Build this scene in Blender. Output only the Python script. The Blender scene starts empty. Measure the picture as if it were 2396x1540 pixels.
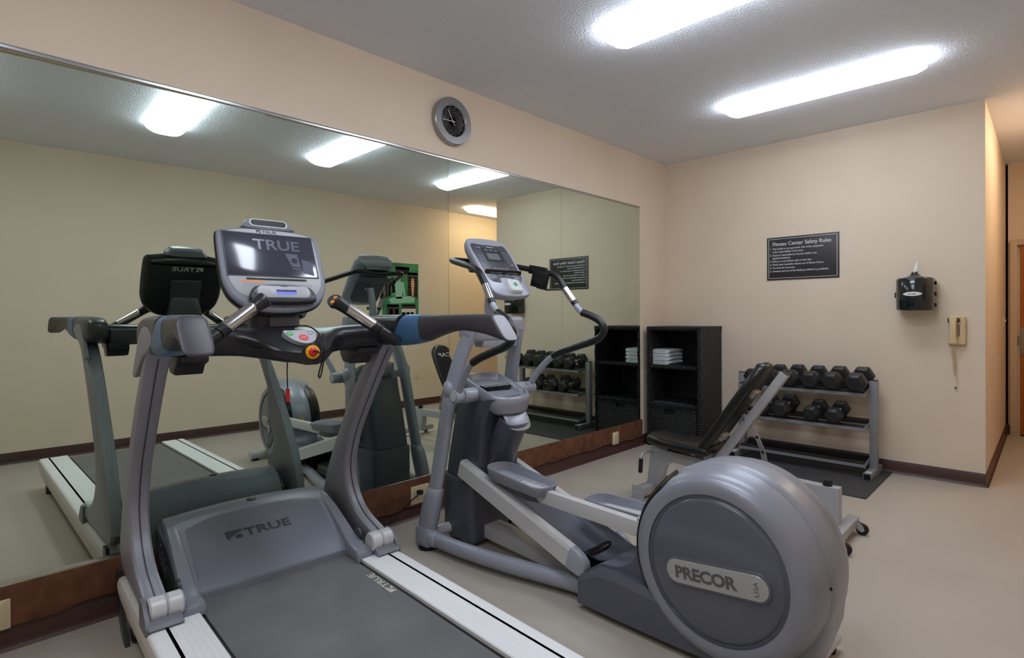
import bpy, bmesh, math, random
from mathutils import Vector, Matrix, Euler
random.seed(7)
PI = math.pi
scene = bpy.context.scene
COL = scene.collection

# ---------------------------------------------------------------- materials
def lin(c):
    return tuple(((v / 255) / 12.92 if v / 255 <= .04045 else ((v / 255 + .055) / 1.055) ** 2.4) for v in c) + (1.0,)

def mat(name, rgb, rough=.5, metal=0.0, spec=.5, coat=0.0, noise=None, bump=None, emit=None, trans=0.0, alpha=1.0, ior=1.45):
    """noise=(scale, amount): mottles the colour; bump=(scale, strength, distance[, (sx,sy,sz)])"""
    m = bpy.data.materials.new(name)
    m.use_nodes = True
    nt = m.node_tree
    b = nt.nodes['Principled BSDF']
    b.inputs['Base Color'].default_value = lin(rgb)
    b.inputs['Roughness'].default_value = rough
    b.inputs['Metallic'].default_value = metal
    b.inputs['Specular IOR Level'].default_value = spec
    b.inputs['IOR'].default_value = ior
    b.inputs['Coat Weight'].default_value = coat
    b.inputs['Coat Roughness'].default_value = .15
    b.inputs['Transmission Weight'].default_value = trans
    b.inputs['Alpha'].default_value = alpha
    if emit:
        b.inputs['Emission Color'].default_value = lin(emit[0])
        b.inputs['Emission Strength'].default_value = emit[1]
    tc = None
    def coord(scale):
        tc = nt.nodes.new('ShaderNodeTexCoord')
        mp = nt.nodes.new('ShaderNodeMapping')
        mp.inputs['Scale'].default_value = scale
        nt.links.new(tc.outputs['Object'], mp.inputs['Vector'])
        return mp.outputs['Vector']
    if noise:
        n = nt.nodes.new('ShaderNodeTexNoise')
        n.inputs['Scale'].default_value = noise[0]
        n.inputs['Detail'].default_value = 5
        nt.links.new(coord(noise[2] if len(noise) > 2 else (1, 1, 1)), n.inputs['Vector'])
        mr = nt.nodes.new('ShaderNodeMapRange')
        mr.inputs['From Min'].default_value = .3
        mr.inputs['From Max'].default_value = .7
        mr.inputs['To Min'].default_value = 1 - noise[1]
        mr.inputs['To Max'].default_value = 1 + noise[1]
        nt.links.new(n.outputs['Fac'], mr.inputs['Value'])
        mx = nt.nodes.new('ShaderNodeMix')
        mx.data_type = 'RGBA'
        mx.blend_type = 'MULTIPLY'
        mx.inputs['Factor'].default_value = 1
        mx.inputs[6].default_value = lin(rgb)
        nt.links.new(mr.outputs['Result'], mx.inputs[7])
        nt.links.new(mx.outputs[2], b.inputs['Base Color'])
    if bump:
        n = nt.nodes.new('ShaderNodeTexNoise')
        n.inputs['Scale'].default_value = bump[0]
        n.inputs['Detail'].default_value = 3
        nt.links.new(coord(bump[3] if len(bump) > 3 else (1, 1, 1)), n.inputs['Vector'])
        bp = nt.nodes.new('ShaderNodeBump')
        bp.inputs['Strength'].default_value = bump[1]
        bp.inputs['Distance'].default_value = bump[2]
        nt.links.new(n.outputs['Fac'], bp.inputs['Height'])
        nt.links.new(bp.outputs['Normal'], b.inputs['Normal'])
    return m

def wicker(name, rgb):
    """woven strands: offset rows of rounded bumps made from two sine products"""
    m = mat(name, rgb, .42)
    nt = m.node_tree
    b = nt.nodes['Principled BSDF']
    tc = nt.nodes.new('ShaderNodeTexCoord')
    sx = nt.nodes.new('ShaderNodeSeparateXYZ')
    nt.links.new(tc.outputs['Object'], sx.inputs[0])
    def mth(op, a, bb=None):
        n = nt.nodes.new('ShaderNodeMath')
        n.operation = op
        for i, v in enumerate((a, bb)):
            if v is None: continue
            if isinstance(v, (int, float)): n.inputs[i].default_value = v
            else: nt.links.new(v, n.inputs[i])
        return n.outputs[0]
    h = mth('ADD', sx.outputs['X'], sx.outputs['Y'])
    a = mth('SINE', mth('MULTIPLY', h, 2 * PI / .027))
    c = mth('SINE', mth('MULTIPLY', sx.outputs['Z'], 2 * PI / .024))
    prod = mth('MULTIPLY', a, c)
    strand = mth('ABSOLUTE', mth('SINE', mth('MULTIPLY', sx.outputs['Z'], PI / .012)))
    hgt = mth('ADD', mth('MULTIPLY', prod, .6), mth('MULTIPLY', strand, .4))
    bp = nt.nodes.new('ShaderNodeBump')
    bp.inputs['Strength'].default_value = 1
    bp.inputs['Distance'].default_value = .012
    nt.links.new(hgt, bp.inputs['Height'])
    nt.links.new(bp.outputs['Normal'], b.inputs['Normal'])
    return m

# ---------------------------------------------------------------- 2D helpers
def rrect(w, h, r, n=5, cx=0, cy=0):
    """rounded rectangle; r a number or (tr, tl, bl, br)"""
    rs = r if isinstance(r, (tuple, list)) else (r,) * 4
    out = []
    for (sx, sy, a0), rr in zip(((1, 1, 0), (-1, 1, 90), (-1, -1, 180), (1, -1, 270)), rs):
        x, y = cx + sx * (w / 2 - rr), cy + sy * (h / 2 - rr)
        for i in range(n + 1):
            a = math.radians(a0 + 90 * i / n)
            out.append((x + rr * math.cos(a), y + rr * math.sin(a)))
    return out

def catmull(pts, n=6, closed=False):
    P = [Vector(p) for p in pts]
    N = len(P)
    out = []
    for i in range(N if closed else N - 1):
        if closed: p0, p1, p2, p3 = P[i - 1], P[i], P[(i + 1) % N], P[(i + 2) % N]
        else: p0, p1, p2, p3 = P[max(i - 1, 0)], P[i], P[i + 1], P[min(i + 2, N - 1)]
        for k in range(n):
            t = k / n
            out.append(.5 * ((2 * p1) + (p2 - p0) * t + (2 * p0 - 5 * p1 + 4 * p2 - p3) * t * t + (3 * p1 - p0 - 3 * p2 + p3) * t ** 3))
    if not closed: out.append(P[-1])
    return out

def cr2(pts, n=5, closed=False):
    return [(p.x, p.y) for p in catmull([(a, b, 0) for a, b in pts], n, closed)]

def inset(poly, d):
    """moves every vertex of a CCW polygon inwards by d along its vertex normal"""
    N = len(poly)
    out = []
    for i in range(N):
        a, b, c = Vector(poly[i - 1]), Vector(poly[i]), Vector(poly[(i + 1) % N])
        e1, e2 = (b - a), (c - b)
        if e1.length < 1e-9: e1 = e2
        if e2.length < 1e-9: e2 = e1
        n1, n2 = Vector((-e1.y, e1.x)).normalized(), Vector((-e2.y, e2.x)).normalized()
        n = n1 + n2
        if n.length < 1e-6: n = n1
        n.normalize()
        k = max(.5, n.dot(n1))
        p = b + n * (d / k)
        out.append((p.x, p.y))
    return out

def area2(poly):
    return sum(poly[i - 1][0] * poly[i][1] - poly[i][0] * poly[i - 1][1] for i in range(len(poly)))

# ---------------------------------------------------------------- mesh builder
AX = {'yz': lambda a, b, e: (e, a, b), 'xz': lambda a, b, e: (a, e, b), 'xy': lambda a, b, e: (a, b, e)}

class B:
    def __init__(s, M=None):
        s.bm = bmesh.new()
        s.M = M or Matrix()
    def _v(s, co): return s.bm.verts.new(s.M @ Vector(co))
    def _f(s, vs, mi=0):
        try:
            f = s.bm.faces.new(vs)
            f.material_index = mi
            return f
        except ValueError:
            return None
    def _bev(s, faces, w, seg=2, ang=30):
        if w <= 0: return
        s.bm.normal_update()
        es = set()
        for f in faces:
            for e in f.edges:
                if len(e.link_faces) == 2 and e.calc_face_angle(0) > math.radians(ang): es.add(e)
        if es:
            bmesh.ops.bevel(s.bm, geom=list(es), offset=w, offset_type='OFFSET', segments=seg, profile=.6, affect='EDGES', clamp_overlap=True)
    def box(s, c, d, bev=0, seg=2, rot=None, mi=0):
        R = rot.to_matrix() if isinstance(rot, Euler) else (rot or Matrix.Identity(3))
        c = Vector(c)
        vs = [s._v(c + R @ Vector((x * d[0] / 2, y * d[1] / 2, z * d[2] / 2))) for x in (-1, 1) for y in (-1, 1) for z in (-1, 1)]
        fs = [s._f([vs[i] for i in q], mi) for q in ((0, 1, 3, 2), (4, 6, 7, 5), (0, 4, 5, 1), (2, 3, 7, 6), (0, 2, 6, 4), (1, 5, 7, 3))]
        s._bev(fs, bev, seg)
        return s
    def bar(s, a, b, w, h, bev=0, up=(0, 0, 1), mi=0, seg=2):
        """box beam from a to b; w across, h along up"""
        a, b = Vector(a), Vector(b)
        d = (b - a)
        y = d.normalized()
        x = y.cross(Vector(up)).normalized()
        z = x.cross(y)
        R = Matrix((x, y, z)).transposed()
        return s.box((a + b) / 2, (w, d.length, h), bev, seg, R, mi)
    def prism(s, poly, a, b, plane='yz', bev=0, seg=2, mi=0, ang=30):
        f = AX[plane]
        poly = list(poly)
        r0 = [s._v(f(p[0], p[1], a)) for p in poly]
        r1 = [s._v(f(p[0], p[1], b)) for p in poly]
        n = len(poly)
        fs = [s._f(r0[::-1], mi), s._f(r1, mi)]
        for i in range(n): fs.append(s._f([r0[i], r0[(i + 1) % n], r1[(i + 1) % n], r1[i]], mi))
        fs = [q for q in fs if q]
        bmesh.ops.recalc_face_normals(s.bm, faces=fs)
        s._bev(fs, bev, seg, ang)
        return s
    def loft(s, rings, cap=True, mi=0, loop=False):
        R = [[s._v(p) for p in r] for r in rings]
        n = len(R[0])
        fs = []
        for k in range(len(R) if loop else len(R) - 1):
            A, C = R[k], R[(k + 1) % len(R)]
            for i in range(n): fs.append(s._f([A[i], A[(i + 1) % n], C[(i + 1) % n], C[i]], mi))
        if cap and not loop:
            fs.append(s._f(R[0][::-1], mi))
            fs.append(s._f(R[-1], mi))
        fs = [q for q in fs if q]
        bmesh.ops.recalc_face_normals(s.bm, faces=fs)
        return s
    def slab(s, poly, layers, plane='xy', mi=0):
        """stack of insets: layers = [(height, inset)]"""
        if area2(poly) < 0: poly = poly[::-1]
        f = AX[plane]
        return s.loft([[f(x, y, h) for x, y in inset(poly, d)] for h, d in layers], True, mi)
    def tube(s, pts, r, n=12, smooth=6, ry=None, up=(0, 0, 1), cap=True, mi=0, closed=False):
        """round tube along a catmull path; r may be a list per control point; ry gives an oval (ry lies along up)"""
        P = catmull(pts, smooth, closed) if smooth else [Vector(p) for p in pts]
        m = len(P)
        def lerp(q, i):
            if not isinstance(q, (list, tuple)): return q
            t = i / (m - 1) * (len(q) - 1)
            k = min(int(t), len(q) - 2)
            return q[k] + (q[k + 1] - q[k]) * (t - k)
        rings = []
        prev = None
        for i, p in enumerate(P):
            if closed: t = P[(i + 1) % m] - P[i - 1]
            else: t = P[min(i + 1, m - 1)] - P[max(i - 1, 0)]
            t.normalize()
            u = Vector(up) if prev is None or ry is not None else prev
            u = u - t * u.dot(t)
            if u.length < 1e-4: u = Vector((1, 0, 0)) - t * t.x
            u.normalize()
            prev = u
            w = t.cross(u)
            a = lerp(r, i)
            bb = a if ry is None else lerp(ry, i)
            rings.append([p + w * (a * math.cos(2 * PI * k / n)) + u * (bb * math.sin(2 * PI * k / n)) for k in range(n)])
        return s.loft(rings, cap, mi, closed)
    def lathe(s, prof, c=(0, 0, 0), axis='z', n=24, mi=0, ang=(0, 360), cap=True):
        """prof = [(radius, height along axis)]"""
        c = Vector(c)
        full = abs(ang[1] - ang[0] - 360) < 1e-6
        f = {'z': lambda x, y, h: (x, y, h), 'x': lambda x, y, h: (h, x, y), 'y': lambda x, y, h: (y, h, x)}[axis]
        rings = []
        for r, h in prof:
            rings.append([c + Vector(f(max(r, 1e-5) * math.cos(a), max(r, 1e-5) * math.sin(a), h)) for a in (math.radians(ang[0] + (ang[1] - ang[0]) * k / (n if full else n - 1)) for k in range(n))])
        return s.loft(rings, cap, mi)
    def cyl(s, a, b, r, n=16, mi=0, bev=0):
        a, b = Vector(a), Vector(b)
        d = (b - a).normalized()
        u = Vector((0, 0, 1)) if abs(d.z) < .9 else Vector((1, 0, 0))
        u = (u - d * u.dot(d)).normalized()
        w = d.cross(u)
        ring = lambda p, rr: [p + w * (rr * math.cos(2 * PI * k / n)) + u * (rr * math.sin(2 * PI * k / n)) for k in range(n)]
        if bev: return s.loft([ring(a, r - bev), ring(a + d * bev, r), ring(b - d * bev, r), ring(b, r - bev)], True, mi)
        return s.loft([ring(a, r), ring(b, r)], True, mi)
    def ball(s, c, r, n=12, mi=0, sc=(1, 1, 1)):
        c = Vector(c)
        rings = []
        for j in range(n // 2 + 1):
            t = PI * j / (n // 2)
            rr = max(math.sin(t), 1e-3)
            rings.append([c + Vector((r * sc[0] * rr * math.cos(2 * PI * k / n), r * sc[1] * rr * math.sin(2 * PI * k / n), -r * sc[2] * math.cos(t))) for k in range(n)])
        return s.loft(rings, True, mi)
    def text(s, body, size, M, ext=.0006, bold=0.0, sx=1.0, align='LEFT', mi=0, shear=0.0, sp=1.0):
        cu = bpy.data.curves.new('lettering', 'FONT')
        cu.body = body
        cu.size = size
        cu.extrude = ext
        cu.offset = bold
        cu.align_x = align
        cu.shear = shear
        cu.space_character = sp
        cu.resolution_u = 3
        o = bpy.data.objects.new('lettering', cu)
        COL.objects.link(o)
        bpy.context.view_layer.update()
        me = o.to_mesh()
        t = bmesh.new()
        t.from_mesh(me)
        X = s.M @ M @ Matrix.Diagonal((sx, 1, 1, 1))
        vm = {v: s.bm.verts.new(X @ v.co) for v in t.verts}
        for f in t.faces: s._f([vm[v] for v in f.verts], mi)
        t.free()
        o.to_mesh_clear()
        bpy.data.objects.remove(o)
        bpy.data.curves.remove(cu)
        return s
    def obj(s, name, m, parent=None, smooth=38):
        me = bpy.data.meshes.new(name)
        s.bm.normal_update()
        for f in s.bm.faces: f.smooth = smooth > 0
        for e in s.bm.edges:
            e.smooth = not (len(e.link_faces) != 2 or e.calc_face_angle(0) > math.radians(smooth))
        s.bm.to_mesh(me)
        s.bm.free()
        for q in (m if isinstance(m, (list, tuple)) else [m]): me.materials.append(q)
        o = bpy.data.objects.new(name, me)
        COL.objects.link(o)
        if parent: o.parent = parent
        return o

def sring(c, ex, ey, rx, ry, n=20, p=2.6):
    """superellipse ring about c in the plane of ex, ey"""
    c, ex, ey = Vector(c), Vector(ex), Vector(ey)
    out = []
    for k in range(n):
        a = 2 * PI * (k + .5) / n
        ca, sa = math.cos(a), math.sin(a)
        out.append(c + ex * (rx * math.copysign(abs(ca) ** (2 / p), ca)) + ey * (ry * math.copysign(abs(sa) ** (2 / p), sa)))
    return out

def frame(o, x, y):
    """matrix with origin o, x axis x, y axis y (z = x cross y)"""
    x = Vector(x).normalized()
    y = Vector(y)
    y = (y - x * y.dot(x)).normalized()
    z = x.cross(y)
    m = Matrix((x, y, z)).transposed().to_4x4()
    m.translation = Vector(o)
    return m

def tag(o, label, cat, group=None):
    o['label'] = label
    o['category'] = cat
    if group: o['group'] = group
    return o

def thing(name, label, cat, loc=(0, 0, 0), rz=0, group=None):
    o = bpy.data.objects.new(name, None)
    o.empty_display_size = .1
    COL.objects.link(o)
    o.location = loc
    o.rotation_euler = (0, 0, math.radians(rz))
    return tag(o, label, cat, group)

def struct(b, name, m, smooth=30):
    o = b.obj(name, m, None, smooth)
    o['kind'] = 'structure'
    return o

def dup(root, loc, rot=None, label=None, scale=None):
    r = root.copy()
    COL.objects.link(r)
    r.location = loc
    if rot is not None: r.rotation_euler = rot
    if scale is not None: r.scale = scale
    if label: r['label'] = label
    for ch in list(root.children):
        c = ch.copy()
        COL.objects.link(c)
        c.parent = r
        for g in list(ch.children):
            d = g.copy()
            COL.objects.link(d)
            d.parent = c
    return r
# ---------------------------------------------------------------- materials used in the room
WALL = mat('wall_vinyl', (224, 207, 186), .6, spec=.35, noise=(3, .02), bump=(160, .25, .002, (1, 1, 5)))
CEIL = mat('ceiling_texture', (232, 235, 244), .85, spec=.2, bump=(75, .8, .006))
FLOOR = mat('vinyl_floor', (178, 169, 158), .42, spec=.4, noise=(2.2, .05), bump=(300, .06, .001))
COVE = mat('cove_base', (74, 50, 46), .38, spec=.5)
BOARD = mat('brown_carpet_board', (108, 73, 54), .9, spec=.2, noise=(16, .3, (1, 1, .7)), bump=(240, .5, .003))
MIRROR = mat('mirror_silver', (212, 222, 211), .0, metal=1.0)
MIREDGE = mat('mirror_edge', (40, 48, 44), .3)
CHROME = mat('chrome', (200, 200, 202), .14, metal=1.0)
BRUSHED = mat('brushed_steel', (168, 168, 170), .28, metal=1.0, bump=(120, .1, .001, (1, 20, 20)))
ALU = mat('channel_metal', (190, 192, 196), .22, metal=1.0)
PLATE = mat('ivory_plate', (222, 206, 170), .4)
SLOT = mat('socket_slot', (38, 32, 26), .6)
BLACK = mat('matte_black', (16, 16, 17), .5)
WHITE = mat('white_enamel', (225, 225, 225), .35)
DIFF = mat('lit_diffuser', (255, 255, 255), .5, emit=((234, 243, 255), 9.0))
DIFF_WARM = mat('lit_diffuser_warm', (255, 255, 255), .5, emit=((255, 226, 190), 8.0))
DOORWOOD = mat('door_veneer', (168, 96, 30), .4, noise=(6, .16, (6, 6, .5)))
JAMB = mat('door_frame_paint', (196, 176, 152), .45)

YM, XE, ZC, YC, YS, XW, XH = 2.933, 5.408, 2.879, .35, -.75, -1.7, 7.95
WY = YM + .007   # wall plane behind the mirror glass

# ---------------------------------------------------------------- room shell
struct(B().box(((XW + XH) / 2, (YS + WY) / 2, -.05), (XH - XW + .2, WY - YS + .2, .1)), 'floor', FLOOR)
struct(B().box(((XW + XH) / 2, (YS + WY) / 2, ZC + .05), (XH - XW + .2, WY - YS + .2, .1)), 'ceiling', CEIL)
wl = B().box(((2.418 + XE + .1) / 2, WY + .05, ZC / 2), (XE + .1 - 2.418, .1, ZC))
wl.box(((XW + 2.418) / 2 - .05, WY + .05, (ZC + 2.352) / 2), (2.418 - XW + .1, .1, ZC - 2.352))
wl.box(((XW + 2.418) / 2 - .05, WY + .10, 2.352 / 2), (2.418 - XW + .1, .1, 2.352))
struct(wl, 'wall_left', WALL)
struct(B().box(((XE + XH) / 2 + .05, (YC + WY) / 2 + .05, ZC / 2), (XH - XE + .1, WY - YC + .1, ZC)), 'wall_end', WALL)
struct(B().box(((XW + XH) / 2, YS - .05, ZC / 2), (XH - XW + .2, .1, ZC)), 'wall_right', WALL)
struct(B().box((XW - .05, (YS + WY) / 2, ZC / 2), (.1, WY - YS, ZC)), 'wall_back', WALL)
struct(B().box((XH + .05, (YS + YC) / 2 - .02, ZC / 2), (.1, YC - YS, ZC)), 'wall_hall', WALL)

def cove(name, a, b, nrm):
    """vinyl cove base with a curved toe, from a to b; nrm points into the room"""
    a, b, nrm = Vector(a), Vector(b), Vector(nrm)
    prof = [(0, 0), (.019, 0), (.018, .003), (.011, .006), (.006, .014), (.004, .03), (.003, .098), (.001, .101), (0, .101)]
    return struct(B().loft([[p + nrm * x + Vector((0, 0, z)) for x, z in prof] for p in (a, b)]), name, COVE, 50)
cove('baseboard_left', (XW, WY, 0), (XE, WY, 0), (0, -1, 0))
cove('baseboard_end', (XE, YC - .004, 0), (XE, WY, 0), (-1, 0, 0))
cove('baseboard_hall', (XE - .004, YC, 0), (XH, YC, 0), (0, -1, 0))
cove('baseboard_right', (XW, YS, 0), (XH, YS, 0), (0, 1, 0))
cove('baseboard_door', (XH, YC, 0), (XH, .305, 0), (-1, 0, 0))

# carpet-faced board under the mirrors, its lower edge cut unevenly
pts = [(-1.2, .255), (-1.2, .1)]
x = -1.2
while x < 4.86:
    pts.append((x, .088 + random.uniform(-.006, .012) + .012 * math.sin(x * 2.1)))
    x += random.uniform(.03, .09)
pts += [(4.885, .09), (4.885, .255)]
struct(B().prism(pts[::-1], WY + .04, WY - .016, 'xz', .003), 'trim_1', BOARD)

# ---------------------------------------------------------------- mirror panels
PB, PT = .257, 2.352
delta = math.radians(-1.6)
seams = [(-.02, 1.1995), (1.2015, 2.4175), (2.4195, 3.6300), (3.632, 4.858)]
mlabels = ['leftmost tall mirror panel, behind the left half of the treadmill',
           'second mirror panel from the left, behind the treadmill and its right arm',
           'third mirror panel from the left, behind the elliptical console',
           'narrow-looking last mirror panel on the right, beside the black wicker cabinet']
for i, (a, b) in enumerate(seams):
    w, h = b - a, PT - PB
    M = Matrix.Translation((b, YM, PB))
    if i < 2: M = M @ Matrix.Rotation(delta if i == 0 else math.radians(-.6), 4, 'Z')
    o = thing('mirror_panel', mlabels[i], 'mirror', (0, 0, 0), 0, 'wall mirror panels')
    o.matrix_world = M
    B().box((-w / 2, .0025, h / 2), (w, .005, h)).obj('backing', MIREDGE, o)
    q = B()
    q._f([q._v((-w, -.0004, 0)), q._v((0, -.0004, 0)), q._v((0, -.0004, h)), q._v((-w, -.0004, h))])
    q.obj('reflective_glass', MIRROR, o)
for k, (z, hh, d) in enumerate(((PT + .001, .018, .010), (PB - .008, .008, .009))):
    struct(B().box(((XW + 4.86) / 2, WY - d / 2 + .02, z + hh / 2), (4.86 - XW, d + .04, hh), .002), 'trim_%d' % (k + 2), ALU)

# ---------------------------------------------------------------- ceiling lights
def ceiling_light(label, c, rz, m, L=1.22, W=.285, D=.078, group=None):
    t = thing('ceiling_light', label, 'ceiling light', (c[0], c[1], ZC), rz, group)
    B().box((0, 0, -.006), (W - .03, L - .03, .012), .002).obj('mounting_tray', WHITE, t)
    prof = [(-W / 2, -.013), (-W / 2 + .004, -.03), (-W / 2 + .03, -.055), (-W / 4, -D + .004), (0, -D), (W / 4, -D + .004), (W / 2 - .03, -.055), (W / 2 - .004, -.03), (W / 2, -.013)]
    prof = cr2(prof, 3)
    rings = []
    for y, s, dz in ((-L / 2, .80, .028), (-L / 2 + .015, .9, .016), (-L / 2 + .05, 1, 0), (L / 2 - .05, 1, 0), (L / 2 - .015, .9, .016), (L / 2, .80, .028)):
        rings.append([(px * (1 - (1 - s) * .45), y, -.013 + (pz + .013) * s * (1 if dz == 0 else .88)) for px, pz in prof])
    B().loft(rings).obj('diffuser', m, t)
    return t
ceiling_light('lit ceiling fixture cut by the top edge, between the other two', (2.66, 1.17), 0, DIFF, group='lit wraparound ceiling fixtures')
ceiling_light('lit ceiling fixture nearest the end wall with the rules sign', (4.235, 1.17), 0, DIFF, group='lit wraparound ceiling fixtures')
ceiling_light('lit ceiling fixture seen only in the mirror, above the treadmill', (1.2, 1.17), 0, DIFF, group='lit wraparound ceiling fixtures')
ceiling_light('added unseen ceiling fixture outside the left edge, brightening the camera side', (-.25, 1.17), 0, DIFF, group='lit wraparound ceiling fixtures')  # unseen fixture, added to light the surfaces that face the camera
ceiling_light('warm hallway ceiling fixture, its end seen in the mirror', (6.02, -.2), 90, DIFF_WARM, group='lit wraparound ceiling fixtures')

# ---------------------------------------------------------------- door at the end of the hall
dr = B().box((XH - .012, -.29, 1.0), (.04, 1.06 - .02, 1.985), .002)
d1 = struct(dr, 'door_1', DOORWOOD)
fr = B()
fr.box((XH - .025, .285, 1.03), (.06, .06, 2.06), .006)
fr.box((XH - .025, -.30, 2.035), (.06, 1.12, .06), .006)
fr.box((XH - .018, .262, 1.0), (.05, .018, 2.0), .003)
o = fr.obj('door_frame', JAMB, d1)
B().box((XH - .034, .252, 1.0), (.012, .012, .1), .003).obj('hinge', SLOT, d1)
B().box((XH - .036, .02, 1.0), (.006, .42, .28), .002).obj('push_plate', BRUSHED, d1)
B().box((XH - .03, -.29, .006), (.05, 1.04, .012)).obj('sweep', BLACK, d1)

# ---------------------------------------------------------------- outlets and switch
def outlet(label, x, z, y=None, nrm=-1, w=.07, h=.115, gang=1):
    y = WY - .016 if y is None else y
    t = thing('wall_outlet', label, 'outlet', (x, y, z), 0 if nrm < 0 else 180, 'duplex wall outlets')
    b = B().slab(rrect(w * gang, h, .005), [(0, 0), (.0035, 0), (.0055, .003)], 'xz')
    for v in b.bm.verts: v.co.y *= -1
    b.obj('cover_plate', PLATE, t)
    b = B()
    for gx in ([0] if gang == 1 else [-.023, .023]):
        for dz in (-.02, .02):
            q = B()
            b.slab(rrect(.032, .027, .009, cx=gx, cy=dz), [(-.0056, 0), (-.0066, .001)], 'xz')
    b.obj('socket_face', PLATE, t)
    b = B()
    for gx in ([0] if gang == 1 else [-.023, .023]):
        for dz in (-.02, .02):
            for sx_ in (-.006, .006): b.box((gx + sx_, -.0068, dz + .003), (.0025, .001, .008))
            b.cyl((gx, -.0066, dz - .008), (gx, -.0073, dz - .008), .0022, 8)
    b.obj('slots', SLOT, t)
    return t
outlet('ivory outlet with a black plug in it, on the brown board left of the elliptical', 2.16, .152, gang=2)
outlet('empty ivory outlet on the brown board near the wicker cabinet', 4.405, .145, w=.1)
outlet('ivory outlet plate cut by the left edge, on the brown board', .125, .148, gang=2)
outlet('ivory outlet on the opposite wall, seen only in the mirror', 4.73, .45, YS, 1)
t = thing('light_switch', 'small ivory light switch on the hall wall by the door', 'light switch', (7.62, YC, 1.21))
B().slab(rrect(.07, .115, .004), [(0, 0), (-.004, 0), (-.006, .003)], 'xz').obj('cover_plate', PLATE, t)
B().box((0, -.011, .004), (.01, .016, .022), .002).obj('toggle', PLATE, t)

# plug and its cord
t = thing('power_cord', 'black plug and thin cord running from the outlet to the treadmill', 'power cord', (2.16, WY - .022, .172))
B().box((-.018, -.020, 0), (.03, .034, .028), .006).obj('plug', BLACK, t)
B().tube([(-.02, -.036, 0), (-.06, -.05, -.005), (-.17, -.05, -.06), (-.3, -.04, -.155), (-.5, -.06, -.167), (-.72, -.09, -.167)], .004, 8).obj('cord', BLACK, t)

# ---------------------------------------------------------------- wall clock
t = thing('wall_clock', 'round brushed steel clock with a dark swirled face, above the mirrors', 'clock', (2.447, WY, 2.615))
R = .158
b = B()
b.lathe([(R - .004, 0), (R, -.004), (R, -.036), (R - .004, -.04), (R - .052, -.040), (R - .056, -.036), (R - .058, -.022)], axis='y', n=64, cap=False)
b.obj('steel_ring', BRUSHED, t)
b = B().lathe([(R - .057, -.022), (.001, -.022)], axis='y', n=48)
b.obj('face', mat('clock_face', (44, 44, 46), .45), t)
b = B()
for k in range(14):
    a0 = 2 * PI * k / 14
    path = [((.03 + .068 * q / 9) * math.cos(a0 - .26 * q), -.0225, (.03 + .068 * q / 9) * math.sin(a0 - .26 * q)) for q in range(10)]
    b.tube(path, [.0016 + .0003 * min(q, 6) for q in range(10)], 6, 3, cap=True)
b.obj('swirl_relief', mat('clock_swirl', (120, 120, 122), .35, metal=.6), t)
HAND = mat('clock_hand', (205, 205, 205), .3, metal=.5)
B().bar((.022, -.028, .0), (-.088, -.028, -.003), .0055, .0015, up=(0, 1, 0)).obj('minute_hand', HAND, t)
B().bar((.014, -.030, -.028), (-.042, -.030, .068), .006, .0015, up=(0, 1, 0)).obj('hour_hand', HAND, t)
B().cyl((0, -.022, 0), (0, -.033, 0), .005, 12).obj('hub', HAND, t)

# ---------------------------------------------------------------- rules sign on the end wall
SIGN = mat('sign_black', (48, 46, 47), .4)
SIGNW = mat('sign_white', (205, 203, 205), .5)
def sign_frame(y, z): return frame((XE - .0085, y, z), (0, -1, 0), (0, 0, 1))
t = thing('safety_rules_sign', 'black sign with white lettering listing the fitness center safety rules', 'sign', (0, 0, 0))
sw, sh, sy, sz = .598, .392, 1.607, 1.806
B().box((XE - .004, sy, sz), (.008, sw, sh), .0015).obj('board', SIGN, t)
b = B(sign_frame(sy, sz))
i, w_ = .016, .004
for cx, cy, dx, dy in ((0, sh / 2 - i, sw - 2 * i, w_), (0, -sh / 2 + i, sw - 2 * i, w_), (sw / 2 - i, 0, w_, sh - 2 * i), (-sw / 2 + i, 0, w_, sh - 2 * i)):
    b.box((cx, cy, .0004), (dx, dy, .0012))
b.obj('border_line', SIGNW, t)
b = B(sign_frame(sy, sz))
b.text('Fitness Center Safety Rules', .0475, Matrix.Translation((-.005, .118, 0)), sx=.93, align='CENTER', bold=.0007)
rows = [(.083, '1.', 'This facility is not supervised. Use of the equipment'), (.055, '', 'is the responsibility of the guest.'),
        (.024, '2.', 'Guest is responsible for knowing his/her own'), (-.003, '', 'physical limitations.'),
        (-.032, '3.', 'Please, no wet bathing suits or bare feet.'), (-.062, '4.', 'Please keep breakable objects out of Fitness Center.'),
        (-.092, '5.', 'No alcoholic beverages.'), (-.122, '6.', 'Unsupervised use of this facility by children is prohibited.')]
for y, n_, s_ in rows:
    if n_: b.text(n_, .0225, Matrix.Translation((-.272, y, 0)), bold=.0004)
    b.text(s_, .0225, Matrix.Translation((-.249, y, 0)), sx=.9, bold=.0004)
b.obj('lettering', SIGNW, t)

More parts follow.
